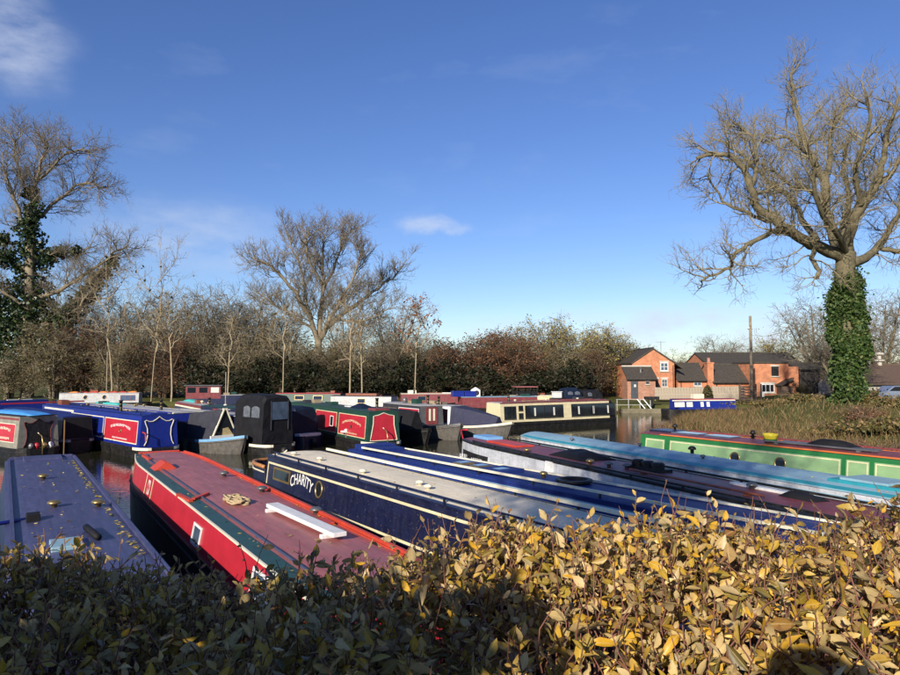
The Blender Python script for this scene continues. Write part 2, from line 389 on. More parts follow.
def ground_z(x, y): return float(height([(x, y)])[0])

def axis(lo, hi, st, far):
    a = list(np.arange(lo, hi + .01, st)); s = st; e = hi
    while e < far: s *= 1.5; e += s; a.append(e)
    s = st; e = lo
    while e > -far: s *= 1.5; e -= s; a.insert(0, e)
    return np.array(a)
gx = axis(-80, 60, 1.0, 3000); gy = axis(-12, 104, 0.8, 3000)
XX, YY = np.meshgrid(gx, gy); PP = np.stack([XX.ravel(), YY.ravel()], 1)
ZZ = height(PP)
me = bpy.data.meshes.new('ground'); nx, ny = len(gx), len(gy)
idx = np.arange(nx * ny).reshape(ny, nx)
Fq = np.stack([idx[:-1, :-1], idx[:-1, 1:], idx[1:, 1:], idx[1:, :-1]], -1).reshape(-1, 4)
me.from_pydata(np.column_stack([PP, ZZ]).tolist(), [], Fq.tolist())
me.polygons.foreach_set('use_smooth', [True] * len(me.polygons))
gm = bpy.data.materials.new('grass_ground'); gm.use_nodes = True
n, l = gm.node_tree.nodes, gm.node_tree.links; b = n['Principled BSDF']; b.inputs['Roughness'].default_value = .95; b.inputs['Specular IOR Level'].default_value = .1
t = n.new('ShaderNodeTexCoord')
n1 = n.new('ShaderNodeTexNoise'); n1.inputs['Scale'].default_value = .35; n1.inputs['Detail'].default_value = 8; n1.inputs['Roughness'].default_value = .65; l.new(t.outputs['Object'], n1.inputs['Vector'])
n2 = n.new('ShaderNodeTexNoise'); n2.inputs['Scale'].default_value = 9; n2.inputs['Detail'].default_value = 6; l.new(t.outputs['Object'], n2.inputs['Vector'])
c1 = n.new('ShaderNodeValToRGB'); e = c1.color_ramp.elements; e[0].position = .32; e[0].color = (.035, .055, .014, 1); e[1].position = .68; e[1].color = (.16, .13, .05, 1); e.new(.5).color = (.085, .09, .025, 1)
l.new(n1.outputs['Fac'], c1.inputs[0])
mr = n.new('ShaderNodeMapRange'); mr.inputs[3].default_value = .55; mr.inputs[4].default_value = 1.35; l.new(n2.outputs['Fac'], mr.inputs[0])
mx = n.new('ShaderNodeMixRGB'); mx.blend_type = 'MULTIPLY'; mx.inputs[0].default_value = 1; l.new(c1.outputs[0], mx.inputs[1]); l.new(mr.outputs[0], mx.inputs[2])
sp = n.new('ShaderNodeSeparateXYZ'); l.new(t.outputs['Object'], sp.inputs[0])
mz = n.new('ShaderNodeMapRange'); mz.inputs[1].default_value = .1; mz.inputs[2].default_value = .42; l.new(sp.outputs['Z'], mz.inputs[0])
mud = n.new('ShaderNodeMixRGB'); mud.inputs[1].default_value = (.06, .045, .025, 1); l.new(mz.outputs[0], mud.inputs[0]); l.new(mx.outputs[0], mud.inputs[2])
l.new(mud.outputs[0], b.inputs['Base Color'])
bp = n.new('ShaderNodeBump'); bp.inputs['Strength'].default_value = .8; bp.inputs['Distance'].default_value = .08; l.new(n2.outputs['Fac'], bp.inputs['Height']); l.new(bp.outputs[0], b.inputs['Normal'])
me.materials.append(gm); ground = bpy.data.objects.new('ground', me); COL.objects.link(ground); tag(ground, 'grassy ground and canal banks around the basin', kind='structure')

wm = bpy.data.materials.new('canal_water'); wm.use_nodes = True
n, l = wm.node_tree.nodes, wm.node_tree.links; b = n['Principled BSDF']
b.inputs['Base Color'].default_value = (.018, .019, .010, 1); b.inputs['Roughness'].default_value = .035; b.inputs['IOR'].default_value = 1.33; b.inputs['Specular IOR Level'].default_value = .55
t = n.new('ShaderNodeTexCoord'); mpn = n.new('ShaderNodeMapping'); mpn.inputs['Scale'].default_value = (1, 1.6, 1); l.new(t.outputs['Object'], mpn.inputs[0])
n1 = n.new('ShaderNodeTexNoise'); n1.inputs['Scale'].default_value = 2.2; n1.inputs['Detail'].default_value = 3; l.new(mpn.outputs[0], n1.inputs['Vector'])
bp = n.new('ShaderNodeBump'); bp.inputs['Strength'].default_value = .16; bp.inputs['Distance'].default_value = .05; l.new(n1.outputs['Fac'], bp.inputs['Height']); l.new(bp.outputs[0], b.inputs['Normal'])
wb = MB(); wb.face([(-139, -6, 0), (119, -6, 0), (119, 97, 0), (-139, 97, 0)])
# trim the sheet under the banks: it lies below the ground everywhere outside the basin
water = wb.build('water', wm); tag(water, 'still dark canal water in the marina basin', kind='structure')

# ------------------------------------------------------------------ narrowboats
class Boat:
    """local x runs along the boat (u = x + L/2), y across, z up from the water"""
    def __init__(s, label, A, B, zr, L, c0, c1, edge=-1, e0='stern', e1='stern', g=.82, wb=.90, wt=.78, hw=1.03, side=m_black, roof=m_black,
                 hull=m_black, camber=.05, taper=None, htaper=False, group='narrowboats moored in the basin', name='narrowboat', deckm=None, band=None, sheer=.34, bowlen=2.8, roofedge=None):
        """A, B: two points on one roof edge (world, at height zr); A lies at u = c0"""
        A = Vector((A.x, A.y)); B = Vector((B.x, B.y)); a = (B - A).normalized(); nrm = Vector((-a.y, a.x))
        org = A - nrm * (edge * wt) - a * c0 + a * (L / 2)
        s.root = empty(name, (org.x, org.y, 0), math.atan2(a.y, a.x)); tag(s.root, label, 'boat', group)
        s.org, s.a, s.n = org, a, nrm
        s.L, s.c0, s.c1, s.zr, s.g, s.wb, s.wt, s.hw, s.camber, s.taper = L, c0, c1, zr, g, wb, wt, hw, camber, taper
        s.ht = htaper; s.e = (e0, e1); s.sheer = sheer; s.bl = bowlen
        s._hull(hull, deckm or m_black, band)
        if c1 > c0: s._cabin(side, roof, roofedge)
    def uv(s, P):
        d = Vector((P.x, P.y)) - s.org; return d.dot(s.a) + s.L / 2, d.dot(s.n)
    def up(s, px, py, z): return s.uv(G(px, py, z))[0]
    def us(s, px, sd, z=None):
        """u at which the vertical plane through image column px crosses the cabin side"""
        w = (s.wb + s.wt) / 2 * sd; r = ray(px, 371); o = s.org + s.n * w
        # (o + a*t) parallel to r.xy
        rx, ry = r.x, r.y; den = s.a.x * ry - s.a.y * rx
        return -(o.x * ry - o.y * rx) / den + s.L / 2
    def hwid(s, u):
        f = 1.0
        for k, e in enumerate(s.e):
            q = u if k == 0 else s.L - u
            if e == 'bow' and q < s.bl: f = min(f, max(.07, math.sin(min(1, q / s.bl) ** .75 * math.pi / 2)))
            if e == 'stern' and q < 1.0: f = min(f, .5 + .5 * math.sqrt(max(0, 1 - (1 - q / 1.0) ** 2)))
        if s.ht: f = min(f, s.cw(u))
        return s.hw * f
    def gh(s, u):
        h = s.g
        for k, e in enumerate(s.e):
            q = u if k == 0 else s.L - u
            if e == 'bow' and q < s.bl + 1: h += s.sheer * (1 - q / (s.bl + 1)) ** 2
        return h
    def cw(s, u):
        f = 1.0
        if s.taper:
            for (ub, ln, fr) in s.taper:
                q = abs(u - ub)
                if q < ln: f = min(f, fr + (1 - fr) * math.sin(q / ln * math.pi / 2))
        return f
    def stations(s, u0, u1):
        k = max(2, int((u1 - u0) / .6)); us = [u0 + (u1 - u0) * i / k for i in range(k + 1)]
        ex = [q for q in (0, .04, .12, .25, .4, .65, .9, 1.3, 1.8, 2.3, 2.8) if q < (u1 - u0) / 2]
        us += [u0 + q for q in ex] + [u1 - q for q in ex]
        return sorted(set(round(q, 3) for q in us))
    def _hull(s, hm, dm, band):
        us = s.stations(0, s.L); rings = []; dk = []; X = lambda u: u - s.L / 2
        for u in us:
            w = s.hwid(u); g = s.gh(u); sh = 0
            q0, q1 = u, s.L - u
            if s.e[0] == 'bow' and q0 < s.bl: sh = .55 * (1 - q0 / s.bl)
            if s.e[1] == 'bow' and q1 < s.bl: sh = -.55 * (1 - q1 / s.bl)
            x = X(u); xb = x + sh
            rings.append([(xb, -w * .9, -.35), (xb, w * .9, -.35), (x + sh * .5, w * .97, .2), (x, w, g), (x, w - .05, g), (x, w - .05, g - .05), (x, -w + .05, g - .05), (x, -w + .05, g), (x, -w, g), (x + sh * .5, -w * .97, .2)])
        m = MB().loft(rings); s.hull = m.build('hull', hm, s.root)
        # rubbing strakes
        for sd in (-1, 1):
            m = MB(); rg = []
            for u in us:
                w = s.hwid(u) * sd; g = s.gh(u) - .16; x = X(u)
                rg.append([(x, w * .99, g - .03), (x, w + sd * .025, g - .03), (x, w + sd * .025, g + .03), (x, w * .99, g + .03)])
            m.loft(rg).build('rubbing_strake', hm, s.root)
        if band:
            for sd in (-1, 1):
                m = MB(); rg = []
                for u in us:
                    if band[1] <= u <= band[2]:
                        w = s.hwid(u) * sd; g = s.gh(u); x = X(u)
                        rg.append([(x, w, g - .12), (x, w + sd * .006, g - .12), (x, w + sd * .006, g + .004), (x, w, g + .004)])
                m.loft(rg).build('gunwale_band', band[0], s.root)
    def _cabin(s, sm, rm, edge):
        us = s.stations(s.c0, s.c1); rings = []; rr = []; X = lambda u: u - s.L / 2
        for u in us:
            f = s.cw(u); zb = s.g - .04; x = X(u)
            rings.append([(x, -s.wb * f, zb), (x, s.wb * f, zb), (x, s.wt * f, s.zr), (x, -s.wt * f, s.zr)])
            w = s.wt * f + .025; ring = [(x, -w, s.zr + .003), (x, w, s.zr + .003)]
            for k in range(7):
                y = w * (1 - k / 3); ring.append((x, y, s.zr + .028 + s.camber * (1 - (y / w) ** 2)))
            rr.append(ring)
        s.cabin = MB().loft(rings).build('cabin', sm, s.root)
        s.roof = MB().loft(rr).build('roof', rm, s.root)
        q = s.c0 + 2.4; sm_ = MB(); w = s.wt - .12
        while q < s.c1 - 1 and s.L > 15.2:
            sm_.loft([[(X(q) + dx, y, s.rz(y) - .004 + dz) for y in [w * k / 4 for k in range(-4, 5)]] for dx, dz in ((-.014, 0), (-.006, .006), (.006, .006), (.014, 0))], close=False, caps=False); q += 2.4
        if sm_.v: sm_.build('weld_seam', rm, s.root)
        if edge:
            for sd in (-1, 1):
                m = MB(); rg = []
                for u in us:
                    w = (s.wt * s.cw(u) + .026); x = X(u)
                    rg.append([(x, sd * (w - .10), s.zr + .02), (x, sd * (w + .004), s.zr - .012), (x, sd * (w + .004), s.zr + .034), (x, sd * (w - .10), s.zr + .048)])
                m.loft(rg).build('roof_edge', edge, s.root)
    def rz(s, v, u=None):
        w = s.wt + .025; return s.zr + .026 + s.camber * (1 - min(1, (v / w) ** 2))
    def sp(s, sd, u, t, off=0.0):
        f = s.cw(u); zb = s.g; y = (s.wb + (s.wt - s.wb) * t) * f; z = zb + (s.zr - zb) * t
        dn = Vector((0, s.zr - zb, s.wb - s.wt)).normalized()
        return Vector((u - s.L / 2, sd * (y + dn.y * off), z + dn.z * off))
    def panel(s, name, sd, u0, u1, t0, t1, m, th=.008, parent=None, label=None, base=0.0):
        k = max(1, int(abs(u1 - u0) / 1.0)); rg = []
        if s.taper: k = max(k, int(abs(u1 - u0) / .3))
        for i in range(k + 1):
            u = u0 + (u1 - u0) * i / k
            rg.append([s.sp(sd, u, t0, base), s.sp(sd, u, t1, base), s.sp(sd, u, t1, base + th), s.sp(sd, u, t0, base + th)])
        o = MB().loft(rg).build(name, m, parent or s.root)
        if label: o['label'] = label
        return o
    def frame(s, name, sd, u0, u1, t0, t1, bw, m, th=.012, parent=None, base=0.0):
        """flat painted or raised border"""
        H = math.hypot(s.zr - s.g, s.wb - s.wt); bt = bw / H; mb = MB()
        for (a0, a1, q0, q1) in ((u0, u1, t0, t0 + bt), (u0, u1, t1 - bt, t1), (u0, u0 + bw, t0 + bt, t1 - bt), (u1 - bw, u1, t0 + bt, t1 - bt)):
            k = max(1, int(abs(a1 - a0) / 1.0)); rg = []
            if s.taper: k = max(k, int(abs(a1 - a0) / .3))
            for i in range(k + 1):
                u = a0 + (a1 - a0) * i / k
                rg.append([s.sp(sd, u, q0, base), s.sp(sd, u, q1, base), s.sp(sd, u, q1, base + th), s.sp(sd, u, q0, base + th)])
            mb.loft(rg)
        return mb.build(name, m, parent or s.root)
    def window(s, sd, u0, u1, t0, t1, fm=None, gm=None, bars=0, bw=.04, curtain=0):
        f = s.frame('window', sd, u0, u1, t0, t1, bw, fm or m_brass, .02)
        s.panel('pane', sd, u0 + bw, u1 - bw, t0 + .04, t1 - .04, gm or m_glass, .008, parent=f)
        for k in range(bars):
            u = u0 + (u1 - u0) * (k + 1) / (bars + 1); s.panel('bar', sd, u - .02, u + .02, t0 + .04, t1 - .04, fm or m_brass, .018, parent=f)
        for k in range(curtain):
            u = u0 + (u1 - u0) * (k + .5) / curtain; s.panel('curtain', sd, u - .07, u + .07, t0 + .16, t1 - .14, m_curtain, .004, parent=f, base=.0085)
        return f
    def porthole(s, sd, u, t, r=.15, fm=None, gm=None):
        c = s.sp(sd, u, t); nn = (s.sp(sd, u, t, 1) - c).normalized(); X = Vector((1, 0, 0)); Y = nn.cross(X)
        f = MB().lathe([(r * .78, .0), (r * .78, .006), (r * .80, .022), (r * .92, .028), (r, .018), (r, 0)], c, 20, fr=(X, Y, nn)).build('porthole', fm or m_brass, s.root, smooth=True)
        MB().lathe([(r * .78, .0), (r * .78, .010)], c, 20, fr=(X, Y, nn)).build('pane', gm or m_glass, f)
    def rail(s, sd, u0, u1, m, stanch=0, hgt=.06, w=.035, inset=.07):
        """grab rail along the roof edge"""
        mb = MB(); z = lambda u: s.rz(s.wt - inset) + hgt
        k = max(2, int((u1 - u0) / .8)); rg = []
        for i in range(k + 1):
            u = u0 + (u1 - u0) * i / k; y = sd * (s.wt * s.cw(u) - inset); zz = z(u)
            rg.append([(u - s.L / 2, y - w / 2, zz - w / 2), (u - s.L / 2, y + w / 2, zz - w / 2), (u - s.L / 2, y + w / 2, zz + w / 2), (u - s.L / 2, y - w / 2, zz + w / 2)])
        mb.loft(rg); o = mb.build('handrail', m, s.root)
        st = stanch or 1.5; q = u0 + .1
        while q < u1:
            y = sd * (s.wt * s.cw(q) - inset)
            MB().box(q - s.L / 2 - .02, q - s.L / 2 + .02, y - .014, y + .014, s.rz(s.wt - inset) - .03, z(q) - w / 2 + .004).build('stanchion', m_black if stanch else m, o)
            q += st
    def vent(s, u, v, m, r=.10, h=.10):
        o = MB().lathe([(r * .45, -.02), (r * .45, h * .55), (r, h * .55), (r * .95, h * .8), (r * .55, h), (.01, h * 1.05)], (u - s.L / 2, v, s.rz(v)), 14).build('mushroom_vent', m, s.root, smooth=True)
        return o
    def rbox(s, name, u0, u1, v0, v1, h, m, z0=0.0, parent=None, bevel=.008):
        zb = min(s.rz(v0), s.rz(v1)) - .012 + z0
        return MB().box(u0 - s.L / 2, u1 - s.L / 2, v0, v1, zb, zb + h + .012).build(name, m, parent or s.root, bevel=bevel)
    def endpanel(s, name, which, pts, m, th=.012, base=0.0, parent=None):
        """outline (y, z) on the end wall; which 0: at c0, 1: at c1"""
        u = s.c0 if which == 0 else s.c1; sg = -1 if which == 0 else 1; x = u - s.L / 2
        a = [(x + sg * base, y, z) for y, z in pts]; c = [(x + sg * (base + th), y, z) for y, z in pts]
        return MB().loft([a, c]).build(name, m, parent or s.root)
    def endwire(s, name, which, pts, m, r=.02, base=.02):
        u = s.c0 if which == 0 else s.c1; sg = -1 if which == 0 else 1; x = u - s.L / 2
        return MB().tube([(x + sg * base, y, z) for y, z in pts], r, 5).build(name, m, s.root)
    def tiller(s, which, m=None, flip=1):
        u = 0.1 if which == 0 else s.L - .1; sg = 1 if which == 0 else -1; x = u - s.L / 2
        p = MB().tube([(x - sg * .12, 0, .2), (x - sg * .12, 0, s.g + .25), (x, 0, s.g + .52), (x + sg * .25, .02 * flip, s.g + .62)], [.03, .03, .028, .025], 8).build('tiller_post', m_brass, s.root, smooth=True)
        MB().tube([(x + sg * .2, 0.02 * flip, s.g + .6), (x + sg * .95, .05 * flip, s.g + .92)], [.022, .02], 8).build('tiller_bar', m or m_white, p, smooth=True)
    def fender(s, which, r=.16):
        x = (-.12 if which == 0 else s.L + .12) - s.L / 2
        MB().lathe([(.03, -.22), (r * .8, -.18), (r, 0), (r * .8, .18), (.03, .22)], (x, 0, s.g - .35), 12).build('rope_fender', m_black, s.root, smooth=True)
    def arc_text(s, sd, u, t, width, hgt, m, text=None, rise=.10, flip=1, parent=None, seed=1, count=8):
        """lettering bent over an arch on the cabin side; without a text only paint strokes as small as the photo shows them"""
        c = s.sp(sd, u, t, .0125); Y = (s.sp(sd, u, 1) - s.sp(sd, u, 0)).normalized(); X = Vector((flip, 0, 0)); N = (s.sp(sd, u, t, 1) - s.sp(sd, u, t)).normalized()
        def bend(x, y):
            k = x / (width / 2); sl = -2 * rise * k / (width / 2)
            return c + X * (x - y * sl * .55) + Y * (rise * (1 - k * k) + y)
        mb = MB()
        if text:
            cu = bpy.data.curves.new('lettering', 'FONT'); cu.body = text; cu.size = 1; cu.align_x = 'CENTER'; cu.offset = .012
            to = bpy.data.objects.new('lettering_source', cu); COL.objects.link(to)
            tm = bpy.data.meshes.new_from_object(to.evaluated_get(bpy.context.evaluated_depsgraph_get()))
            bpy.data.objects.remove(to); vs = [v.co.copy() for v in tm.vertices]
            x0 = min(v.x for v in vs); x1 = max(v.x for v in vs); y1 = max(v.y for v in vs)
            mb.v = [tuple(bend((v.x - (x0 + x1) / 2) / (x1 - x0) * width, v.y / y1 * hgt)) for v in vs]
            mb.f = [tuple(p.vertices) for p in tm.polygons]; mb.m = [0] * len(mb.f)
        else:
            rg = random.Random(seed)
            for k in range(count):
                x = -width / 2 + width * (k + .5) / count; w = width / count * .8
                for q in range(2):
                    xx = x - w / 2 + w * .65 * q; y0 = 0 if rg.random() < .75 else hgt * .3
                    mb.face([bend(xx, y0), bend(xx + w * .3, y0), bend(xx + w * .3, hgt), bend(xx, hgt)])
                yy = rg.choice((0, hgt * .4, hgt * .8)); mb.face([q + N * .0015 for q in (bend(x - w / 2, yy), bend(x + w * .45, yy), bend(x + w * .45, yy + hgt * .2), bend(x - w / 2, yy + hgt * .2))])
        return mb.build('lettering', m, parent or s.root)
    def wpt(s, u, v, z):
        q = s.org + s.a * (u - s.L / 2) + s.n * v; return Vector((q.x, q.y, z))

def roof_thing(boat, mb_, name, m, label, cat, u, v, dz=0.0, rot=0.0, smooth=False, group=None, bevel=0):
    """a loose thing lying on a boat's roof, built round its own origin"""
    o = mb_.build(name, m, None, smooth, bevel=bevel); p = boat.wpt(u, v, boat.rz(v) + dz)
    o.location = p; o.rotation_euler = (0, 0, math.atan2(boat.a.y, boat.a.x) + rot)
    return tag(o, label, cat, group)

# ---- A: violet-blue boat, front left
A_ = Boat('violet blue narrowboat at the left edge, leaves lying along its gutter', G(76, 458, 1.7), G(150, 548, 1.7), 1.7, 15.5, .9, 14.2, edge=1, side=m_navy, roof=m_abl, hull=m_black, roofedge=None, camber=.06)
A_.rail(1, 1.0, 13.5, m_abl, hgt=.035, w=.05, inset=.06); A_.rail(-1, 1.0, 13.5, m_abl, hgt=.035, w=.05, inset=.06)
for px, py in ((43, 480), (54, 508), (98, 506)):
    u, v = A_.uv(G(px, py, 1.77)); o = A_.vent(u, v, m_brass, .105, .11)
A_.rbox('slide_hatch', .95, 1.75, -.42, .42, .06, m_abl)
A_.rbox('roof_lip', .84, .93, -.7, .7, .07, m_abl)
u, v = A_.uv(G(33, 520, 1.78)); A_.rbox('roof_box', u - .12, u + .1, v - .09, v + .09, .12, m_blackcloth)
u, v = A_.uv(G(68, 545, 1.78)); A_.rbox('solar_vent_box', u - .2, u + .3, v - .2, v + .15, .06, m_lilac)
A_.window(1, 4, 5, .25, .8); A_.window(1, 7, 8, .25, .8); A_.tiller(0)
u0, v0 = A_.uv(G(-15, 532, 1.78)); u1, v1 = A_.uv(G(28, 521, 1.78))
m = MB().tube([(0, 0, .03), (0, .9, .03)], .03, 8)
roof_thing(A_, m, 'boat_pole', m_blue, 'short blue pole lying on the violet blue roof at the left edge', 'pole', u1, v1 - .8, rot=.35, smooth=True)
m = MB().tube([(0, 0, .05), (.75, .0, .05)], .045, 8)
u, v = A_.uv(G(86, 531, 1.78)); roof_thing(A_, m, 'fender_roll', m_blackcloth, 'black rolled fender lying on the violet blue roof near the hedge', 'fender', u, v, smooth=True, rot=.1)
# fallen leaves in the gutter of A
rng = np.random.default_rng(5); n = 260
uu = rng.uniform(2, 12.5, n); vv = A_.wt - .15 - np.abs(rng.normal(0, .05, n)); vv[::6] = rng.uniform(-.5, .5, len(vv[::6]))
C = [tuple(A_.wpt(a, b, A_.rz(b) + .012)) for a, b in zip(uu, vv)]
LQ = leaf_quads(C, .055, rng, 1.5).reshape(-1, 4, 3); LQ[:, :, 2] = np.array(C)[:, None, 2] + (LQ[:, :, 2] - np.array(C)[:, None, 2]) * .25
m_fallen = leaf_mat('fallen_leaf', [(0, (.30, .20, .03)), (.5, (.42, .33, .06)), (1, (.16, .10, .03))], trans=0)
o = np_mesh('fallen_leaves', LQ, 4, m_fallen); tag(o, 'yellow fallen leaves scattered on the violet blue roof', 'leaves', kind='stuff')

# ---- K: red boat
K = Boat('red narrowboat with faded maroon roof and dark green roof edge', G(127, 456, 1.7), G(270, 570, 1.7), 1.7, 15.5, .35, 14.4, edge=-1, side=m_red, roof=m_mauve, hull=m_black, g=1.16, wb=.90, wt=.80, hw=.93, htaper=True, taper=[(.35, 2.6, .72)], camber=.045)
def strip(bt, name, v0, v1, u0, u1, m, h=.012, sd=-1):
    us = bt.stations(u0, u1); rg = []
    for u in us:
        f = bt.cw(u); a, c = sd * v0 * f, sd * v1 * f; x = u - bt.L / 2
        rg.append([(x, a, bt.rz(v0) - .012), (x, c, bt.rz(v1) - .012), (x, c, bt.rz(v1) + h), (x, a, bt.rz(v0) + h)])
    return MB().loft(rg).build(name, m, bt.root)
strip(K, 'green_roof_band', .60, .815, .40, 14.3, m_green)
strip(K, 'cream_line', .812, .84, .36, 14.35, m_ivory, .016)
strip(K, 'red_roof_band', .72, .83, .40, 14.3, m_orange, .02, sd=1)
K.rail(-1, .9, 13.5, mat('slate_rail', (.06, .07, .12), .4), hgt=.03, w=.022, inset=.26)
K.rail(1, .8, 13.5, m_orange, hgt=.05, w=.045, inset=.05)
K.rbox('end_border', .38, .5, -.52, .52, .04, m_orange)
u, v = K.uv(G(164, 468, 1.76))
MB().hexa([(u - K.L / 2 - .3, v - .26, 1.75), (u - K.L / 2 + .3, v - .26, 1.75), (u - K.L / 2 + .3, v + .26, 1.75), (u - K.L / 2 - .3, v + .26, 1.75), (u - K.L / 2 - .28, v - .03, 1.93), (u - K.L / 2 + .28, v - .03, 1.93), (u - K.L / 2 + .28, v + .03, 1.93), (u - K.L / 2 - .28, v + .03, 1.93)]).build('pigeon_box', m_orange, K.root, bevel=.01)
for px, py in ((224, 476), (262, 491), (316, 512)):
    u, v = K.uv(G(px, py, 1.77)); K.vent(u, v, m_steel, .10, .11)
u, v = K.uv(G(322, 522, 1.77)); K.rbox('red_vent_base', u - .2, u + .2, v - .12, v + .12, .05, m_orange)
for (pa, pb) in (((178, 494), (191, 501)), ((193, 500), (208, 495)), ((143, 456), (150, 460))):
    a = K.uv(G(pa[0], pa[1], 1.76)); c = K.uv(G(pb[0], pb[1], 1.76))
    MB().bar((a[0] - K.L / 2, a[1], K.rz(a[1]) + .02), (c[0] - K.L / 2, c[1], K.rz(c[1]) + .02), .07, .06).build('roof_bracket', m_orange, K.root)
us0 = K.us(148, -1)
# painted emblem and bands, white framed window on the left side
for px in (128, 148, 154):
    uu_ = K.us(px, -1); K.panel('painted_band', -1, uu_ - .03, uu_ + .03, .04, .96, m_cream, .004)
uu_ = K.us(151, -1); K.panel('emblem', -1, uu_ - .12, uu_ + .12, .25, .8, m_white, .003)
c = K.sp(-1, uu_, .52, .0065); nn = (K.sp(-1, uu_, .5, 1) - K.sp(-1, uu_, .5)).normalized(); Y = Vector((0, 0, 1)) - nn * nn.z; Y.normalize(); X = Vector((1, 0, 0))
mb = MB(); mb.face([c - X * .09, c - Y * .14, c + X * .09, c + Y * .14]); mb.build('red_diamond', m_red, K.root)
uu_ = K.us(200, -1); K.window(-1, uu_ - .25, uu_ + .3, .12, .72, m_white, m_clear)
uu_ = K.us(262, -1); K.window(-1, uu_ - .3, uu_ + .45, .2, .85, m_white, m_clear)
# rope heap and white plank lying on K
mb = MB(); pts = []
for i in range(150):
    a = i * .33; r = .16 + .07 * math.sin(i * .73)
    pts.append((math.cos(a) * r * 1.75 + .05 * math.sin(i * 1.3), math.sin(a) * r * .8, .025 + .045 * (i / 150) + .02 * math.sin(i * .9)))
mb.tube(pts, .017, 5)
u, v = K.uv(G(236, 502, 1.77)); roof_thing(K, mb, 'rope_coil', m_rope, 'tan coiled rope lying on the faded maroon roof', 'rope', u, v, smooth=True, rot=.1)
a = K.uv(G(272, 509, 1.78)); c = K.uv(G(340, 540, 1.78)); ln = math.hypot(c[0] - a[0], c[1] - a[1])
mb = MB().box(0, ln, -.10, .10, .05, .11); mb.box(.12, .2, -.16, .16, -.01, .05); mb.box(ln - .3, ln - .22, -.16, .16, -.01, .05)
roof_thing(K, mb, 'gang_plank', m_white, 'long white plank lying on the faded maroon roof', 'plank', a[0], a[1], rot=math.atan2(c[1] - a[1], c[0] - a[0]), bevel=.008)
K.fender(0)

# ---- L: navy boat CHARITY
Lb = Boat('navy narrowboat CHARITY with pale roof and cream side line', G(268, 456, 1.7), G(470, 514, 1.7), 1.7, 16.1, 1.85, 15.2, edge=-1, side=m_navy, roof=m_sandroof, hull=m_black, g=.8, wt=.80, roofedge=m_navy, camber=.05)
Lb.frame('cream_coach_line', -1, 1.95, 14.4, .06, .86, .05, m_cream, .006)
Lb.rail(-1, 2.1, 14.6, m_navy, stanch=1.6, hgt=.09, w=.03); Lb.rail(1, 2.2, 14.6, m_ivory, stanch=1.6, hgt=.09, w=.06, inset=.03)
for px, py in ((294, 455), (320, 460.5), (363, 473), (420, 485), (428, 489)):
    u, v = Lb.uv(G(px, py, 1.78)); Lb.vent(u, v, m_ivory, .085, .10)
u0 = Lb.us(275, -1); u1 = Lb.us(291, -1); Lb.window(-1, u0, u1, .40, .76, m_brass, m_glass, bw=.05)
u0 = Lb.us(320, -1); Lb.porthole(-1, u0, .54, .2)
ua, ub = Lb.us(292.5, -1), Lb.us(313.5, -1)
Lb.arc_text(-1, (ua + ub) / 2, .36, ub - ua, .25, m_white, 'CHARITY', rise=.14)
# stern deck: curved wooden seat rail on navy dodgers
mb = MB(); pts = []
for i in range(13):
    a = math.pi / 2 + math.pi * i / 12; ca, sa = math.cos(a), math.sin(a); pts.append((Lb.L * -.5 + 1.75 + math.copysign(abs(ca) ** .55, ca) * 1.55, math.copysign(abs(sa) ** .55, sa) * .86, 1.40))
mb.tube(pts, .055, 6); mb.build('taff_rail', mat('scumbled_wood', (.34, .15, .05), .4, var=.3, scale=12), Lb.root, smooth=True)
mb = MB(); rg = []
for p in pts: rg.append([(p[0], p[1], .78), (p[0] * 1.0 + .02, p[1] * .97, .78), (p[0] + .02, p[1] * .97, 1.37), (p[0], p[1], 1.37)])
mb.loft(rg).build('stern_dodger', m_navy, Lb.root)
mb = MB().tube([(p[0] - .012, p[1] * 1.012, 1.26) for p in pts], .02, 5); mb.build('dodger_line', m_ivory, Lb.root)
mb = MB().lathe([(.2, 0), (.22, .12), (.16, .24), (.02, .28)], (-Lb.L / 2 + .9, .25, .78 + .5), 12); mb.build('stern_cushion', m_maroon, Lb.root, smooth=True)
Lb.tiller(0, m_ivory)

# ---- M: bright blue boat with ivory rails
Mb = Boat('deep blue narrowboat with long ivory handrails and square roof lights', G(349, 450.4, 1.75), G(640, 509, 1.75), 1.75, 15.5, .9, 14.4, edge=-1, side=m_mblue, roof=m_mblue, hull=m_black, wt=.63, wb=.84, camber=.035, roofedge=m_mblue)
Mb.rail(-1, 1.6, 14, m_ivory, stanch=1.7, hgt=.11, w=.045, inset=.04); Mb.rail(1, 1.4, 14, m_ivory, stanch=1.7, hgt=.04, w=.035, inset=.04)
Mb.panel('maroon_line', -1, 1.0, 14.2, .62, .68, m_maroon, .005)
Mb.panel('grey_streak_line', -1, 1.0, 14.2, .9, .93, m_lilac, .005)
for px, py in ((461, 465), (479, 468), (497, 472)):
    u, v = Mb.uv(G(px, py, 1.8)); f = Mb.rbox('roof_light', u - .17, u + .17, -.20, .20, .05, m_brass); Mb.rbox('pane', u - .13, u + .13, -.16, .16, .062, m_clear, parent=f)
Mb.rbox('slide_hatch', .95, 2.2, -.42, .42, .09, m_mblue)
Mb.rbox('front_hatch', 1.0, 1.6, -.5, .5, .14, m_mblue)
u, v = Mb.uv(G(530, 480, 1.8)); Mb.vent(u, 0.1, m_brass, .09, .13)
u, v = Mb.uv(G(549, 487, 1.8))
mb = MB().lathe([(.30, 0), (.36, .05), (.36, .09), (.28, .09), (.24, .03)], (u - Mb.L / 2, .12, Mb.rz(.1) - .01), 20); mb.build('round_hatch_coaming', m_black, Mb.root, smooth=True)
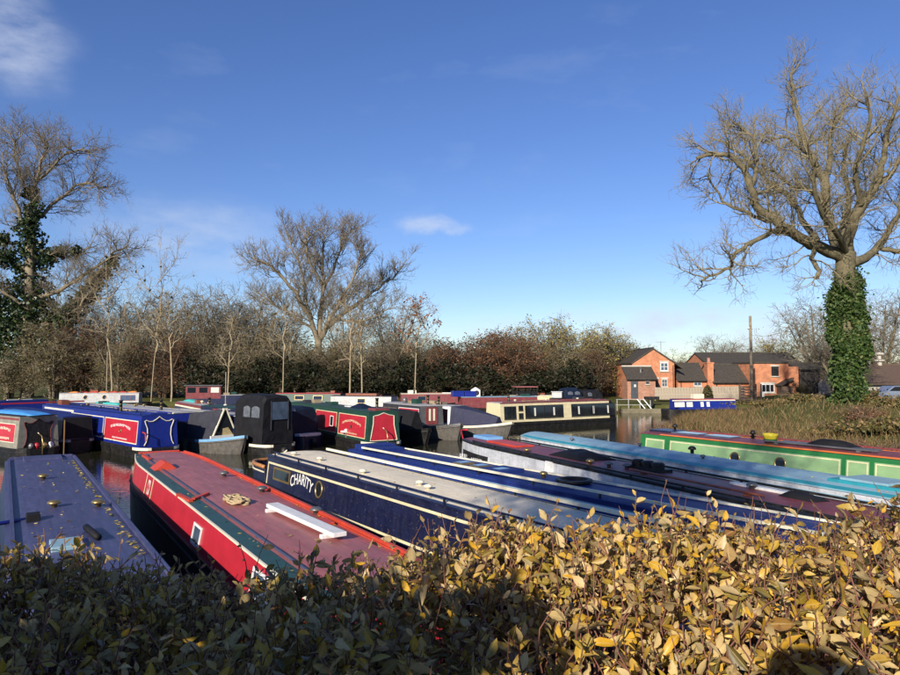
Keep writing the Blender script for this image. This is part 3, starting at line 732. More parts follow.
u, v = Mb.uv(G(520, 477, 1.8)); Mb.rbox('raised_deck_box', u - 1.2, u - .5, -.4, .4, .07, m_mblue)
for px in (470, 560): uu_ = Mb.us(px, -1); Mb.window(-1, uu_ - .4, uu_ + .4, .1, .55)
Mb.tiller(0, m_blue)

# ---- N: white sided boat with maroon roof
Nb = Boat('white sided narrowboat with maroon roof and black edge trim', G(454, 440.3, 1.76), G(630, 479, 1.76), 1.76, 17, .9, 15.8, edge=-1, side=m_side_white, roof=m_maroon, hull=m_black, wt=.80, roofedge=m_black, taper=[(.9, 2.2, .62)], e0='stern')
Nb.rail(-1, 2.0, 15, m_black, hgt=.05, w=.04, inset=.05); Nb.rail(1, 2.0, 15, m_black, hgt=.05, w=.04, inset=.05)
Nb.panel('name_strip', -1, Nb.us(455, -1), Nb.us(487, -1), .34, .72, m_black, .006)
Nb.arc_text(-1, Nb.us(462, -1), .36, 1.0, .2, m_white, rise=.02, seed=4, count=5); Nb.arc_text(-1, Nb.us(478, -1), .36, 1.0, .2, m_white, rise=.02, seed=9, count=5)
for a, c in ((494, 521), (527, 541)): Nb.window(-1, Nb.us(a, -1), Nb.us(c, -1), .3, .58, m_white, m_glass)
for px in (600, 680, 760): Nb.window(-1, Nb.us(px, -1) - .35, Nb.us(px, -1) + .35, .25, .7, m_steel, m_glass)
Nb.panel('lower_cream_line', -1, 3, 15.6, .03, .09, m_ivory, .006)
uu_ = Nb.us(548, -1); Nb.panel('side_pillar', -1, uu_ - .14, uu_ + .14, .02, 1.0, m_white, .06)
u, v = Nb.uv(G(500, 449, 1.75)); Nb.rbox('red_hatch_board', u - 1.3, u + .5, -.35, .25, .05, m_orange); 
u, v = Nb.uv(G(484, 441, 1.78)); Nb.rbox('blue_hatch', 1.0, 2.0, -.15, .4, .10, m_skyb)
for px, py in ((524, 454), (590, 466), (609, 469), (627, 471), (752, 492)):
    u, v = Nb.uv(G(px, py, 1.78)); Nb.vent(u, max(-.6, min(.6, v)), m_brass if px < 600 else m_steel, .10, .12)
MB().tube([(-Nb.L / 2 + .2, -.1, .75), (-Nb.L / 2 + .25, -.12, 1.55), (-Nb.L / 2 + .0, -.12, 2.0), (-Nb.L / 2 + .55, -.14, 2.05)], .03, 6).build('swan_neck', m_red, Nb.root, smooth=True)
u, v = Nb.uv(G(556, 461, 1.78))
def heap(lx, ly, h, seed, flat=.5):
    """draped cover over lumps"""
    rg = random.Random(seed); mb = MB(); nx_, ny_ = 16, 10; P = {}
    lum = [(rg.uniform(-.6, .6), rg.uniform(-.5, .5), rg.uniform(.5, 1)) for _ in range(5)]
    for i in range(nx_ + 1):
        for j in range(ny_ + 1):
            x = -1 + 2 * i / nx_; y = -1 + 2 * j / ny_; e = max(0, (1 - x ** 4)) * max(0, (1 - y ** 4))
            z = max([q[2] * math.exp(-((x - q[0]) ** 2 + (y - q[1]) ** 2) * 4) for q in lum])
            z = h * e ** .6 * (flat + (1 - flat) * z) + (.01 * rg.random() if 0 < i < nx_ and 0 < j < ny_ else 0)
            P[i, j] = len(mb.v); mb.v.append((x * lx, y * ly, z))
    for i in range(nx_):
        for j in range(ny_): mb.f.append((P[i, j], P[i + 1, j], P[i + 1, j + 1], P[i, j + 1])); mb.m.append(0)
    k = len(mb.v); 
    mb.v += [(-lx, -ly, -.035), (lx, -ly, -.035), (lx, ly, -.035), (-lx, ly, -.035)]
    mb.f.append((k + 3, k + 2, k + 1, k)); mb.m.append(0)
    for a, c, r_ in ((k, k + 1, [P[i, 0] for i in range(nx_ + 1)]), (k + 1, k + 2, [P[nx_, j] for j in range(ny_ + 1)]), (k + 2, k + 3, [P[i, ny_] for i in range(nx_, -1, -1)]), (k + 3, k, [P[0, j] for j in range(ny_, -1, -1)])):
        mb.f.append(tuple([a, c] + r_[::-1])); mb.m.append(0)
    return mb
roof_thing(Nb, heap(.8, .45, .2, 3), 'folded_cover', m_blackcloth, 'black folded cover heaped on the maroon roof of the white sided boat', 'cover', u, .05, smooth=True)
u, v = Nb.uv(G(648, 471, 1.8))
mb = MB(); 
for k in range(3): mb.lathe([(.14, 0), (.15, .16), (.11, .2), (.02, .21)], (-.32 + .32 * k, .0, -.01), 12)
mb.box(-.55, .55, -.2, .2, -.015, .06)
roof_thing(Nb, mb, 'vent_cluster', m_black, 'row of three black pots on the maroon roof of the white sided boat', 'pots', u, v if abs(v) < .5 else .3)
u, v = Nb.uv(G(800, 493, 1.8)); roof_thing(Nb, MB().box(-1.1, .5, -.07, .07, 0, .05), 'plank', m_white, 'short white plank on the maroon roof close to the hedge', 'plank', u, .3, bevel=.005)
u, v = Nb.uv(G(822, 500, 1.8)); roof_thing(Nb, heap(.35, .2, .12, 13), 'small_bundle', m_blackcloth, 'small black bundle on the maroon roof just above the hedge', 'bundle', u - .1, .2, smooth=True)

# ---- O: lilac roofed boat with teal line
Ob = Boat('lilac grey roofed boat with a teal line along its roof edge', G(515, 435.8, 1.62), G(860, 493.5, 1.62), 1.6, 17, .4, 16, edge=-1, side=m_side_white, roof=m_lilac, hull=m_side_white, wt=.84, wb=.93, camber=.12, taper=[(.4, 1.6, .7)], htaper=True, g=.7)
strip(Ob, 'teal_line', .70, .845, .6, 15.9, m_teal, .008); strip(Ob, 'teal_line', .70, .845, .6, 15.9, m_teal, .008, sd=1)
Ob.panel('lower_teal_line', -1, .7, 15.8, .82, .9, m_lilac, .004)
for px, py in ((572, 441), (617, 449), (703, 460)):
    u, v = Ob.uv(G(px, py, 1.7)); Ob.vent(u, v if abs(v) < .6 else .2, m_steel, .075, .10)
u, v = Ob.uv(G(668, 455, 1.7)); Ob.vent(u, .55, m_black, .11, .2)
for px in (640, 720, 800): Ob.window(-1, Ob.us(px, -1) - .4, Ob.us(px, -1) + .4, .2, .7, m_steel)
u, v = Ob.uv(G(850, 489, 1.72)); Ob.rbox('teal_hatch', u - .9, u + 1.5, -.5, .5, .06, m_teal); Ob.rbox('hatch_lid', u - .7, u + .3, -.4, .4, .09, m_lilac)

# ---- P: green boat
Pb = Boat('green narrowboat with orange roof edge beside the reeds', G(641, 433.3, 1.75), G(900, 460, 1.75), 1.75, 16.5, .7, 15.2, edge=-1, side=m_bgreen, roof=m_maroon, hull=m_black, roofedge=None, camber=.05, g=.8)
strip(Pb, 'orange_roof_edge', .73, .815, 1.6, 15.1, m_porange, .012); strip(Pb, 'orange_roof_edge', .73, .815, 1.6, 15.1, m_porange, .012, sd=1)
for a, c in ((644, 663), (668, 838), (843, 866), (871, 960)):
    u0, u1 = Pb.us(a, -1), Pb.us(c, -1); Pb.panel('side_panel', -1, u0, u1, .06, .86, m_pgreen, .004); Pb.frame('coach_line', -1, u0 + .03, u1 - .03, .09, .83, .03, m_cream, .008)
for px in (733, 778): Pb.porthole(-1, Pb.us(px, -1), .52, .19)
Pb.rail(1, 1.6, 14.5, m_maroon, hgt=.06, w=.05, inset=.05)
for px, py, dx in ((706, 432, .9), (842, 446, 1.4), (730, 437, .5)):
    u, v = Pb.uv(G(px, py, 1.8)); Pb.rbox('solar_panel', u - dx, u + dx, -.35, .2, .05, m_clear if px != 842 else m_steel)
for px, py in ((708, 428), (770, 436)):
    u, v = Pb.uv(G(px, py, 1.85)); Pb.vent(u, .4, m_black, .09, .26)
Pb.rbox('slide_hatch', .75, 1.7, -.4, .4, .07, m_navy)
u, v = Pb.uv(G(779, 442, 1.8)); 
bk = empty('yellow_bucket', Pb.wpt(u, -.2, Pb.rz(.2) - .004)); tag(bk, 'yellow tub standing on the green boat roof', 'tub')
MB().lathe([(.16, 0), (.21, .2), (.23, .26), (.2, .26), (.17, .05)], (0, 0, 0), 16).build('tub', m_yellow, bk, smooth=True); MB().lathe([(.165, .0), (.197, .09), (.199, .10), (.17, .02)], (0, 0, .003), 16).build('green_base', m_bgreen, bk, smooth=True)
u, v = Pb.uv(G(850, 444, 1.85)); roof_thing(Pb, heap(.7, .3, .22, 21), 'black_bag', m_blackcloth, 'black covered bundle on the green boat roof', 'bundle', u, .15, smooth=True)
u, v = Pb.uv(G(820, 446, 1.85))
roof_thing(Pb, MB().tube([(-1.6, 0, .06), (1.7, 0, .06)], [.028, .024], 8).box(-1.25, -1.15, -.06, .06, -.02, .04).box(1.15, 1.25, -.06, .06, -.02, .04), 'boat_pole', m_steel, 'long grey pole on the green boat roof right of the yellow tub', 'pole', u, -.45)
u, v = Nb.uv(G(700, 483, 1.85))
roof_thing(Nb, MB().tube([(-1.9, 0, .05), (1.6, 0, .05)], [.026, .022], 8).box(-1.5, -1.42, -.06, .06, -.02, .03).box(1.2, 1.28, -.06, .06, -.02, .03), 'boat_pole', m_wood, 'dark wooden pole lying along the maroon roof of the white sided boat', 'pole', u, -.4)
# painted cans and flowers at the far end of P
u = .35
mb = MB().lathe([(.13, 0), (.16, .22), (.17, .3), (.12, .32), (.06, .42), (.05, .44)], (0, 0, 0), 12)
o = mb.build('watering_can', m_red, None, smooth=True); o.location = Pb.wpt(.35, -.25, Pb.g - .05); tag(o, 'red painted can on the far deck of the green boat', 'can')
o = MB().lathe([(.15, 0), (.2, .25), (.2, .3), (.14, .3), (.12, .2)], (0, 0, 0), 12).build('plant_pot', m_bgreen, None, smooth=True); o.location = Pb.wpt(.35, .25, Pb.g - .05); tag(o, 'green pot on the far deck of the green boat', 'pot')

# ---------------- middle boats: u = 0 is the end that faces the camera
def scallop(y0, y1, z0, z1, kind=0):
    """ogee-topped outline of a painted stern panel"""
    yc = (y0 + y1) / 2; w = (y1 - y0) / 2; P = [(yc - w * .92, z0)]
    sd_ = [(-.80, .12), (-.72, .35), (-.74, .6), (-.86, .78), (-.90, .86), (-.80, .89), (-.62, .84), (-.42, .84), (-.2, .91), (0, 1.0)]
    P += [(yc + a * w, z0 + b_ * (z1 - z0)) for a, b_ in sd_]
    P += [(yc - a * w, z0 + b_ * (z1 - z0)) for a, b_ in sd_[-2::-1]]
    return P + [(yc + w * .92, z0)]

# B: royal blue with red name panel
Bb = Boat('royal blue narrowboat with red name panel and scalloped blue end', G(142, 416.5, 1.92), G(60, 406.8, 1.92), 1.92, 17, .45, 16, edge=1, side=m_blue, roof=m_mblue, hull=m_black, wt=.80, g=.5, band=(m_ivory, 0, .9))
u1, u0 = Bb.us(106, 1), Bb.us(139, 1); np_ = Bb.panel('name_panel', 1, u0, u1, .08, .84, m_red, .006); Bb.frame('panel_border', 1, u0, u1, .08, .84, .045, m_ivory, .012, parent=np_)
Bb.arc_text(1, (u0 + u1) / 2, .5, (u1 - u0) * .6, .12, m_white, rise=.14, flip=-1, parent=np_, seed=2, count=8); Bb.arc_text(1, (u0 + u1) / 2, .17, (u1 - u0) * .45, .07, m_white, rise=.0, flip=-1, parent=np_, seed=7, count=8)
Bb.porthole(1, (u0 + u1) / 2, .44, .11)
u1, u0 = Bb.us(72, 1), Bb.us(105, 1); f = Bb.frame('side_border', 1, u0 + .05, u1, .10, .84, .045, m_ivory, .01)
for a, c in ((100, 86), (84, 76)): Bb.window(1, Bb.us(a, 1), Bb.us(c, 1), .25, .72, m_blue, m_clear)
Bb.panel('ivory_line', 1, Bb.us(74, 1), 15.5, .86, .93, m_ivory, .006)
Bb.endwire('scallop_line', 0, scallop(-.74, .74, .58, 1.88), m_ivory, .022)
Bb.rail(1, .8, 15.5, m_blue, hgt=.05, w=.05); Bb.rail(-1, .8, 15.5, m_blue, hgt=.05, w=.05)
for q in (3, 5.5, 8, 11): Bb.vent(q, .1, m_steel)
Bb.rbox('slide_hatch', .5, 1.3, -.4, .4, .06, m_blue); Bb.fender(0)
MB().tube([(-Bb.L / 2 + .2, .7, .82), (-Bb.L / 2 + .2, .72, 1.15), (-Bb.L / 2 + .5, .75, 1.2)], .035, 6).build('red_dolly', m_orange, Bb.root)
# A2: black boat with cream framed end
A2 = Boat('black boat with cream framed arched end and red name panel', G(20, 417, 1.92), G(-40, 411.3, 1.92), 1.92, 15, .45, 14, edge=1, side=m_cream_shade, roof=m_greycloth, hull=m_black, wt=.80, g=.5)
A2.endpanel('end_frame', 0, [(-.88, .5), (.88, .5), (.8, 1.9), (-.8, 1.9)], m_cream_shade); A2.endpanel('arched_doorway', 0, scallop(-.7, .7, .52, 1.82), m_black, .01, .0125); A2.endwire('arch_line', 0, scallop(-.7, .7, .54, 1.82), m_maroon, .016, .026)
u0, u1 = A2.us(17, 1), A2.us(-12, 1); np_ = A2.panel('name_panel', 1, u0, u1, .16, .76, m_red, .006); A2.frame('panel_border', 1, u0, u1, .16, .76, .03, m_ivory, .012, parent=np_)
A2.arc_text(1, A2.us(5, 1), .5, (u1 - u0) * .5, .12, m_ivory, rise=.08, flip=-1, parent=np_, seed=3, count=6); A2.arc_text(1, A2.us(6, 1), .25, (u1 - u0) * .4, .1, m_ivory, rise=.0, flip=-1, parent=np_, seed=8, count=6)
A2.panel('roof_line', 1, .5, 13, .88, .95, m_maroon, .006); A2.tiller(0, m_ivory)
for k, (yy, mm) in enumerate(((-.55, m_white), (-.2, m_brass), (.2, m_red), (.5, m_steel))):
    MB().lathe([(.09, 0), (.12, .15), (.08, .24), (.03, .27)], (-A2.L / 2 + .2, yy * .8, .46), 10).build('deck_pot', mm, A2.root, smooth=True)
roof_thing(A2, heap(2.4, .5, .15, 31, .7), 'blue_tarpaulin', m_bluetarp, 'light blue tarpaulin spread over the roof of the black boat', 'tarpaulin', 2.6, .05, smooth=True)
S2 = Boat('low dark boat with white band between the black boat and the royal blue one', G(63, 417.5, 1.7), G(63, 417.5, 1.7) + Vector((Bb.a.x, Bb.a.y, 0)) * 5, 1.7, 13, .5, 12, edge=1, side=m_navy, roof=m_mblue, hull=m_black, wt=.66, wb=.76, hw=.85, g=.62, band=(m_dwhite, 0, 3))
S2.endpanel('end_board', 0, [(-.7, .64), (.7, .64), (.62, 1.66), (-.62, 1.66)], m_blackcloth); S2.panel('white_line', 1, .6, 11.8, .05, .15, m_dwhite, .006)
# B2: cream topped boat
B2 = Boat('boat with cream roof edge behind the royal blue boat', G(174, 413.5, 1.85), G(97, 405.3, 1.85), 1.85, 15, .9, 14, edge=1, side=m_navy, roof=m_rooflight, hull=m_black, wt=.80, roofedge=m_ivory, g=.5)
B2.panel('cream_top_band', 1, .95, 13.9, .80, .99, m_ivory, .006); B2.endpanel('blue_end_board', 0, [(-.8, 1.42), (.8, 1.42), (.78, 1.82), (-.78, 1.82)], m_blue); B2.endpanel('cream_end_post', 0, [(-.88, .52), (-.76, .52), (-.72, 1.83), (-.82, 1.83)], m_ivory, .02)
B2.endpanel('end_doors', 0, [(-.6, .52), (.7, .52), (.66, 1.4), (-.58, 1.4)], m_navycloth, .01)
u, v = B2.uv(G(135, 405, 1.8)); roof_thing(B2, MB().box(-2, 2, -.25, .25, -.01, .07).box(-1.9, 1.9, -.03, .03, .07, .1), 'surf_board', m_aqua, 'aqua blue board lying on the cream edged roof', 'board', u, .1, bevel=.02)
# C: bow with triangular cratch
stem = G(246, 455, 0); dirC = Vector((math.sin(R(-47)), math.cos(R(-47)), 0))
def bowboat(label, stem, az, L, cab, zr, **kw):
    a = Vector((math.sin(R(az)), math.cos(R(az)), 0)); nn = Vector((-a.y, a.x, 0)); wt = kw.get('wt', .8)
    A = stem + a * cab + nn * wt
    return Boat(label, A, A + a * 5, zr, L, cab, L - 1.0, edge=1, e0='bow', **kw)
Cb = bowboat('dark boat with grey canvas and triangular cream cratch frame', stem, -47, 14, 4.6, 1.72, side=m_navy, roof=m_rooflight, hull=m_bow, band=(m_skyb, 0, 3.4), g=.6)
ctex = bpy.data.textures.new('canvas_creases', 'CLOUDS'); ctex.noise_scale = .45; ctex.noise_depth = 3
def crease(o, k=.07):
    sb = o.modifiers.new('subdivide', 'SUBSURF'); sb.subdivision_type = 'SIMPLE'; sb.levels = sb.render_levels = 4
    dm = o.modifiers.new('creases', 'DISPLACE'); dm.texture = ctex; dm.strength = k; dm.mid_level = .55; dm.texture_coords = 'GLOBAL'
    return o
def cratch(bt, u0, u1, zt, wbase, cm, boardm=None, ridge=None, z0=None):
    """canvas tent from the cabin front to the triangular cratch board near the bow"""
    X = lambda u: u - bt.L / 2; zb = z0 or bt.g
    za = ridge or bt.zr + .04
    mb = MB().loft([[(X(u0), -wbase, zb), (X(u0), wbase, zb), (X(u0), .10, zt), (X(u0), -.10, zt)],
                    [(X((u0 + u1) / 2), -bt.wb, zb), (X((u0 + u1) / 2), bt.wb, zb), (X((u0 + u1) / 2), .42, (zt + za) / 2 + .02), (X((u0 + u1) / 2), -.42, (zt + za) / 2 + .02)],
                    [(X(u1), -bt.wb, zb), (X(u1), bt.wb, zb), (X(u1), bt.wt * .9, za), (X(u1), -bt.wt * .9, za)]])
    o = crease(mb.build('cratch_cover', cm, bt.root))
    if boardm:
        x = X(u0) - .02; f = MB()
        f.bar((x, -wbase, zb), (x, -.06, zt), .1, .05); f.bar((x, wbase, zb), (x, .06, zt), .1, .05); f.box(x - .03, x + .03, -wbase, wbase, zb - .03, zb + .09); f.box(x - .032, x + .032, -.12, .12, zt - .05, zt + .05)
        fo = f.build('cratch_frame', boardm, bt.root)
        MB().loft([[(x + .012, -wbase * .9, zb + .09), (x + .012, wbase * .9, zb + .09), (x + .012, .05, zt - .08), (x + .012, -.05, zt - .08)], [(x + .018, -wbase * .9, zb + .09), (x + .018, wbase * .9, zb + .09), (x + .018, .05, zt - .08), (x + .018, -.05, zt - .08)]]).build('pane', m_glass, fo)
        MB().loft([[(x + .004, -wbase * .75, zb + .1), (x + .004, wbase * .2, zb + .1), (x + .004, wbase * .15, zb + .55), (x + .004, -wbase * .25, zb + .6)], [(x + .010, -wbase * .75, zb + .1), (x + .010, wbase * .2, zb + .1), (x + .010, wbase * .15, zb + .55), (x + .010, -wbase * .25, zb + .6)]]).build('curtain', mat('straw_blind', (.45, .36, .18), .8, var=.25, scale=14), fo)
    return o
cratch(Cb, 2.0, 4.65, 2.1, .72, m_greycloth, m_ivory)
MB().box(1.9 - 7, 2.0 - 7, -.78, .78, .6, .82).build('white_coaming', m_white, Cb.root)
MB().lathe([(.02, -.18), (.13, -.14), (.16, 0), (.13, .14), (.02, .18)], (-Cb.L / 2 + 1.6, .0 - .72, .85), 12).build('aqua_fender', m_skyb, Cb.root, smooth=True)
# C2: pale roof with maroon edge
C2 = Boat('boat with pale roof and maroon edge behind the cratch', G(222, 410.5, 1.62), G(160, 399.5, 1.62), 1.62, 15, .8, 14, edge=1, side=m_navy, roof=m_rooflight, hull=m_black, wt=.80, roofedge=m_maroon, g=.5)
C2.panel('white_line', 1, .9, 13.9, .78, .88, m_ivory, .006); C2.panel('maroon_band', 1, .9, 13.9, .88, .985, m_maroon, .007)
u, v = C2.uv(G(211, 401, 1.7)); roof_thing(C2, heap(1.6, .35, .16, 41, .8), 'upturned_canoe', m_aqua, 'aqua green canoe upside down on the pale roof', 'canoe', u, -.2, smooth=True)
for q in (3, 7, 9): C2.vent(q, 0, m_ivory, .12, .2)
# D: black pram hood
stD = G(269, 456, 0); aD = Vector((math.sin(R(-47)), math.cos(R(-47)), 0)); nD = Vector((-aD.y, aD.x, 0))
Ad = stD + aD * 3.0 + nD * .8 - nD * .75
Db = Boat('boat with tall black canvas hood over its stern', Ad, Ad + aD * 5, 1.72, 12, 3.0, 11, edge=1, side=m_navy, roof=m_rooflight, hull=m_black, band=(m_ivory, 0, 1.6), wt=.8, g=.5)
def hood(bt, u0, u1, zt, m, w0=.88, w1=.74, wins=(), endwin=None, slope=.18, wm=None, z0=None):
    X = lambda u: u - bt.L / 2; zb = z0 or bt.g - .03; rg = []
    for u, zz, ww in ((u0 - .0, zb, w0), ):
        pass
    prof = [(u0, zt - .16), (u0 + slope, zt - .03), (u0 + slope + .5, zt), (u1 - .35, zt), (u1, zt - .2)]
    for u, z in prof: rg.append([(X(u), -w0, zb), (X(u), w0, zb), (X(u), w1 + .03, z - .28), (X(u), w1 - .12, z - .04), (X(u), 0, z + .03), (X(u), -w1 + .12, z - .04), (X(u), -w1 - .03, z - .28)])
    o = crease(MB().loft(rg).build('canvas_hood', m, bt.root))
    for sd in (-1, 1):
        for (a, c, z0_, z1_) in wins:
            def q(u, z, off):
                t = (z - zb) / (zt - .28 - zb); return (X(u), sd * (w0 + (w1 + .03 - w0) * t + off), z)
            n_ = 6; low = []; P = [q(a, z0_, 0), q(c, z0_, 0)] + [q(c - (c - a) * k / n_, z1_ - .10 * (abs(k / n_ - .5) * 2) ** 2, 0) for k in range(n_ + 1)]
            P2 = [(p[0], p[1] + sd * .035, p[2]) for p in P]
            MB().loft([P, P2]).build('hood_window', wm or m_plastic, o)
    if endwin:
        y0, y1, z0_, z1_ = endwin; x = X(u0)
        MB().box(x - .04, x + .01, y0, y1, z0_, z1_).build('hood_window', m_clear, o)
        for yy in (y0 - .03, y1 + .03): MB().box(x - .045, x + .01, yy - .015, yy + .015, z0_ - .5, z1_ + .05).build('zip', m_greycloth, o)
    return o
hood(Db, .45, 3.05, 2.85, m_blackcloth, wins=((.75, 1.45, 1.75, 2.3), (1.6, 2.2, 1.75, 2.3)), endwin=(-.55, .35, 1.65, 2.5))
Db.fender(0)
# E: navy covered stern
stE = G(301, 446, 0); Ae = stE + aD * 2.4 + nD * .05
Eb = Boat('boat with navy canvas over its stern beside the red boat', Ae, Ae + aD * 5, 1.75, 12, 2.4, 11, edge=1, side=m_navy, roof=m_green, hull=m_navy, wt=.8, g=.5)
hood(Eb, .7, 2.45, 2.05, m_navycloth, slope=.1)
MB().box(-6 + .2, -6 + .68, -.7, .7, .46, .6).build('stern_seat', m_white, Eb.root); MB().box(-6 + .05, -6 + .08, -.3, .1, .25, .4).build('amber_plate', m_yellow, Eb.root)
Eb.fender(0)
# F: red boat, scalloped end
Fb = Boat('crimson narrowboat with green trim and crimson scalloped end panel', G(369, 412.5, 1.95), G(317, 405.8, 1.95), 1.95, 14, .45, 13, edge=1, side=m_green, roof=m_green, hull=m_black, wt=.80, g=.5, band=(m_ivory, 0, .9))
u0, u1 = Fb.us(366, 1), Fb.us(339, 1); np_ = Fb.panel('name_panel', 1, u0, u1, .08, .86, m_red, .006); Fb.frame('panel_border', 1, u0, u1, .08, .86, .04, m_cream, .012, parent=np_)
Fb.arc_text(1, (u0 + u1) / 2, .46, (u1 - u0) * .68, .11, m_cream, rise=.2, flip=-1, parent=np_, seed=5, count=9); Fb.arc_text(1, (u0 + u1) / 2 + .1, .16, (u1 - u0) * .5, .07, m_cream, rise=.0, flip=-1, parent=np_, seed=6, count=9)
Fb.porthole(1, (u0 + u1) / 2, .42, .09, fm=m_green)
u0, u1 = Fb.us(337, 1), Fb.us(316, 1); p2 = Fb.panel('side_panel', 1, u0, u1, .08, .86, m_red, .006); Fb.frame('panel_border', 1, u0, u1, .08, .86, .04, m_cream, .012, parent=p2); Fb.window(1, u0 + .5, u0 + 1.0, .3, .7, m_white, m_glass)
pts_ = [(-.74, .54), (.74, .54), (.68, .8), (.57, 1.38), (.56, 1.76), (.46, 1.78), (.3, 1.8), (0, 1.91), (-.3, 1.8), (-.46, 1.78), (-.56, 1.76), (-.57, 1.3), (-.68, .8)]
Fb.endpanel('end_panel', 0, pts_, m_red); Fb.endwire('end_line', 0, pts_ + [pts_[0]], m_ivory, .02)
Fb.fender(0, .24); Fb.tiller(0, m_ivory)
roof_thing(Fb, heap(.8, .4, .25, 51), 'roof_bundle', m_navycloth, 'dark bundle on the roof of the crimson narrowboat', 'bundle', 3.2, 0, smooth=True)
Fb.rbox('slide_hatch', .6, 1.5, -.4, .4, .1, m_maroon)
# G: grey bow with red doors
Gb = bowboat('boat with grey bow, crimson side panel and twin red front doors', G(462, 441, 0), -32, 9.5, 3.4, 1.85, side=m_greycloth, roof=m_rooflight, hull=m_bow, g=.68, band=(m_steel, 0, 3.4))
Gb.endpanel('front_bulkhead', 0, [(-.86, .68), (.86, .68), (.78, 1.84), (-.78, 1.84)], m_steel)
dd = Gb.endpanel('front_doors', 0, [(-.42, .72), (.42, .72), (.42, 1.78), (-.42, 1.78)], m_maroon, .03, .0125)
for y in (-.22, .08): Gb.endpanel('door_panel', 0, [(y, .95), (y + .14, .95), (y + .14, 1.68), (y, 1.68)], m_ivory, .01, .043, parent=dd)
p2 = Gb.panel('side_panel', 1, 3.55, 6.2, .1, .86, m_wood if False else m_red, .006); Gb.frame('panel_border', 1, 3.55, 6.2, .1, .86, .04, m_white, .012, parent=p2)
Gb.window(1, 6.5, 8.3, .2, .8, m_brass, m_clear)
roof_thing(Gb, MB().lathe([(.1, 0), (.16, .05), (.16, .3), (.05, .36)], (0, 0, 0), 10), 'roof_churn', m_steel, 'small grey churn on the roof of the red doored boat', 'churn', 6.5, .2, smooth=True)
F2 = bowboat('boat with black canvas bow cover between the crimson boat and the grey bow', G(430, 445.5, 0), -35, 8.5, 4.0, 1.7, side=m_black, roof=m_greycloth, hull=m_black, g=.6)
cratch(F2, 1.3, 4.05, 1.75, .5, m_blackcloth, None)
# H: slate cratch cover
Hb = bowboat('dark hulled boat with long slate canvas bow cover', G(513, 438, 0), -50, 9.0, 4.2, 1.75, side=m_white, roof=m_rooflight, hull=m_bow, g=.62, band=(m_ivory, 0, 3.4))
cratch(Hb, 1.0, 4.25, 1.2, .45, m_purplecloth, None)
p2 = Hb.panel('side_panel', 1, 4.4, 5.4, .1, .86, m_maroon, .006); Hb.window(1, 5.5, 6.2, .2, .8, m_white, m_clear, bars=1); Hb.panel('side_panel', 1, 6.9, 7.6, .1, .86, m_maroon, .006)
# I: cream boat with black window panels
I0 = G(499, 430.5, 0); I1 = G(617, 424, 0); aI = (I1 - I0).normalized(); LI = (I1 - I0).length + .3; nI = Vector((-aI.y, aI.x, 0))
Ai = I0 + nI * .23 + aI * .25
Ib = Boat('cream and black narrowboat with large dark side windows and maroon roof edge', Ai, Ai + aI * 5, 1.78, LI, .25, LI - .9, edge=-1, side=m_cream, roof=m_rooflight, hull=m_black, wt=.80, roofedge=m_maroon, g=.5, e0='stern', e1='stern')
def iu(px): return Ib.us(px, -1)
Ib.window(-1, iu(504), iu(516), .12, .84, m_black, m_glass, bars=2); 
for px in (520,): Ib.window(-1, iu(518.5), iu(523), .55, .86, m_black, m_glass); Ib.window(-1, iu(518.5), iu(523), .12, .46, m_black, m_glass)
Ib.window(-1, iu(525), iu(563), .12, .86, m_black, m_glass, bars=1, curtain=2); Ib.window(-1, iu(571), iu(614.5), .12, .86, m_black, m_glass, bars=1, curtain=3)
Ib.rail(-1, .5, LI - 1.2, m_maroon, hgt=.05, w=.05); Ib.rail(1, .5, LI - 1.2, m_maroon, hgt=.05, w=.05); Ib.tiller(1); Ib.fender(1)
for q in (2.2, 5, 8): Ib.vent(q, .1, m_ivory, .11, .14)
hood(Ib, LI - .95, LI - .2, 1.8, m_blackcloth, w0=.8, w1=.62, slope=.05)

# ---------------- far row of boats, moored along the far bank
def lateral(label, px0, px1, D, tilt, zr, **kw):
    """boat lying across the view; px0..px1 its image span at distance D"""
    a0 = T(px0, 371, D - tilt / 2); a1 = T(px1, 371, D + tilt / 2); a0.z = a1.z = 0
    L = (a1 - a0).length; a = (a1 - a0).normalized(); c0 = kw.pop('c0', .9); wt = kw.get('wt', .8)
    A = a0 + a * c0
    kw.setdefault('c1', L - 1.0)
    return Boat(label, A, A + a * 5, zr, L, c0, kw.pop('c1'), edge=-1, **kw)
J0 = lateral('white narrowboat at far left with orange goods along its roof', 50, 150, 69, 2, 1.75, side=m_dwhite, roof=m_rooflight, hull=m_black, e0='bow')
for px in (86, 105): J0.porthole(-1, J0.us(px, -1), .6, .22)
J0.window(-1, J0.us(121, -1), J0.us(136, -1), .2, .8, m_maroon, m_clear, bars=2)
for k in range(7):
    roof_thing(J0, heap(.44, .3, .13, 60 + k), 'orange_bundle', m_orange if k % 3 else mat('orange_canvas_%d' % k, (.7, .22, .04), .5), ('orange bundle number %d from the left on the white far boat roof' % (k + 1)).replace('number 1 ', 'first ').replace('number 2 ', 'second ').replace('number 3 ', 'third ').replace('number 4 ', 'fourth ').replace('number 5 ', 'fifth ').replace('number 6 ', 'sixth ').replace('number 7 ', 'seventh '), 'bundle', J0.us(72, -1) + k * .92, 0, smooth=True, group='orange bundles on the far white boat')
J7 = lateral('far boat with small grey wheelhouse and maroon trim', 176, 262, 66, 2, 1.65, side=m_navy, roof=m_rooflight, hull=m_black)
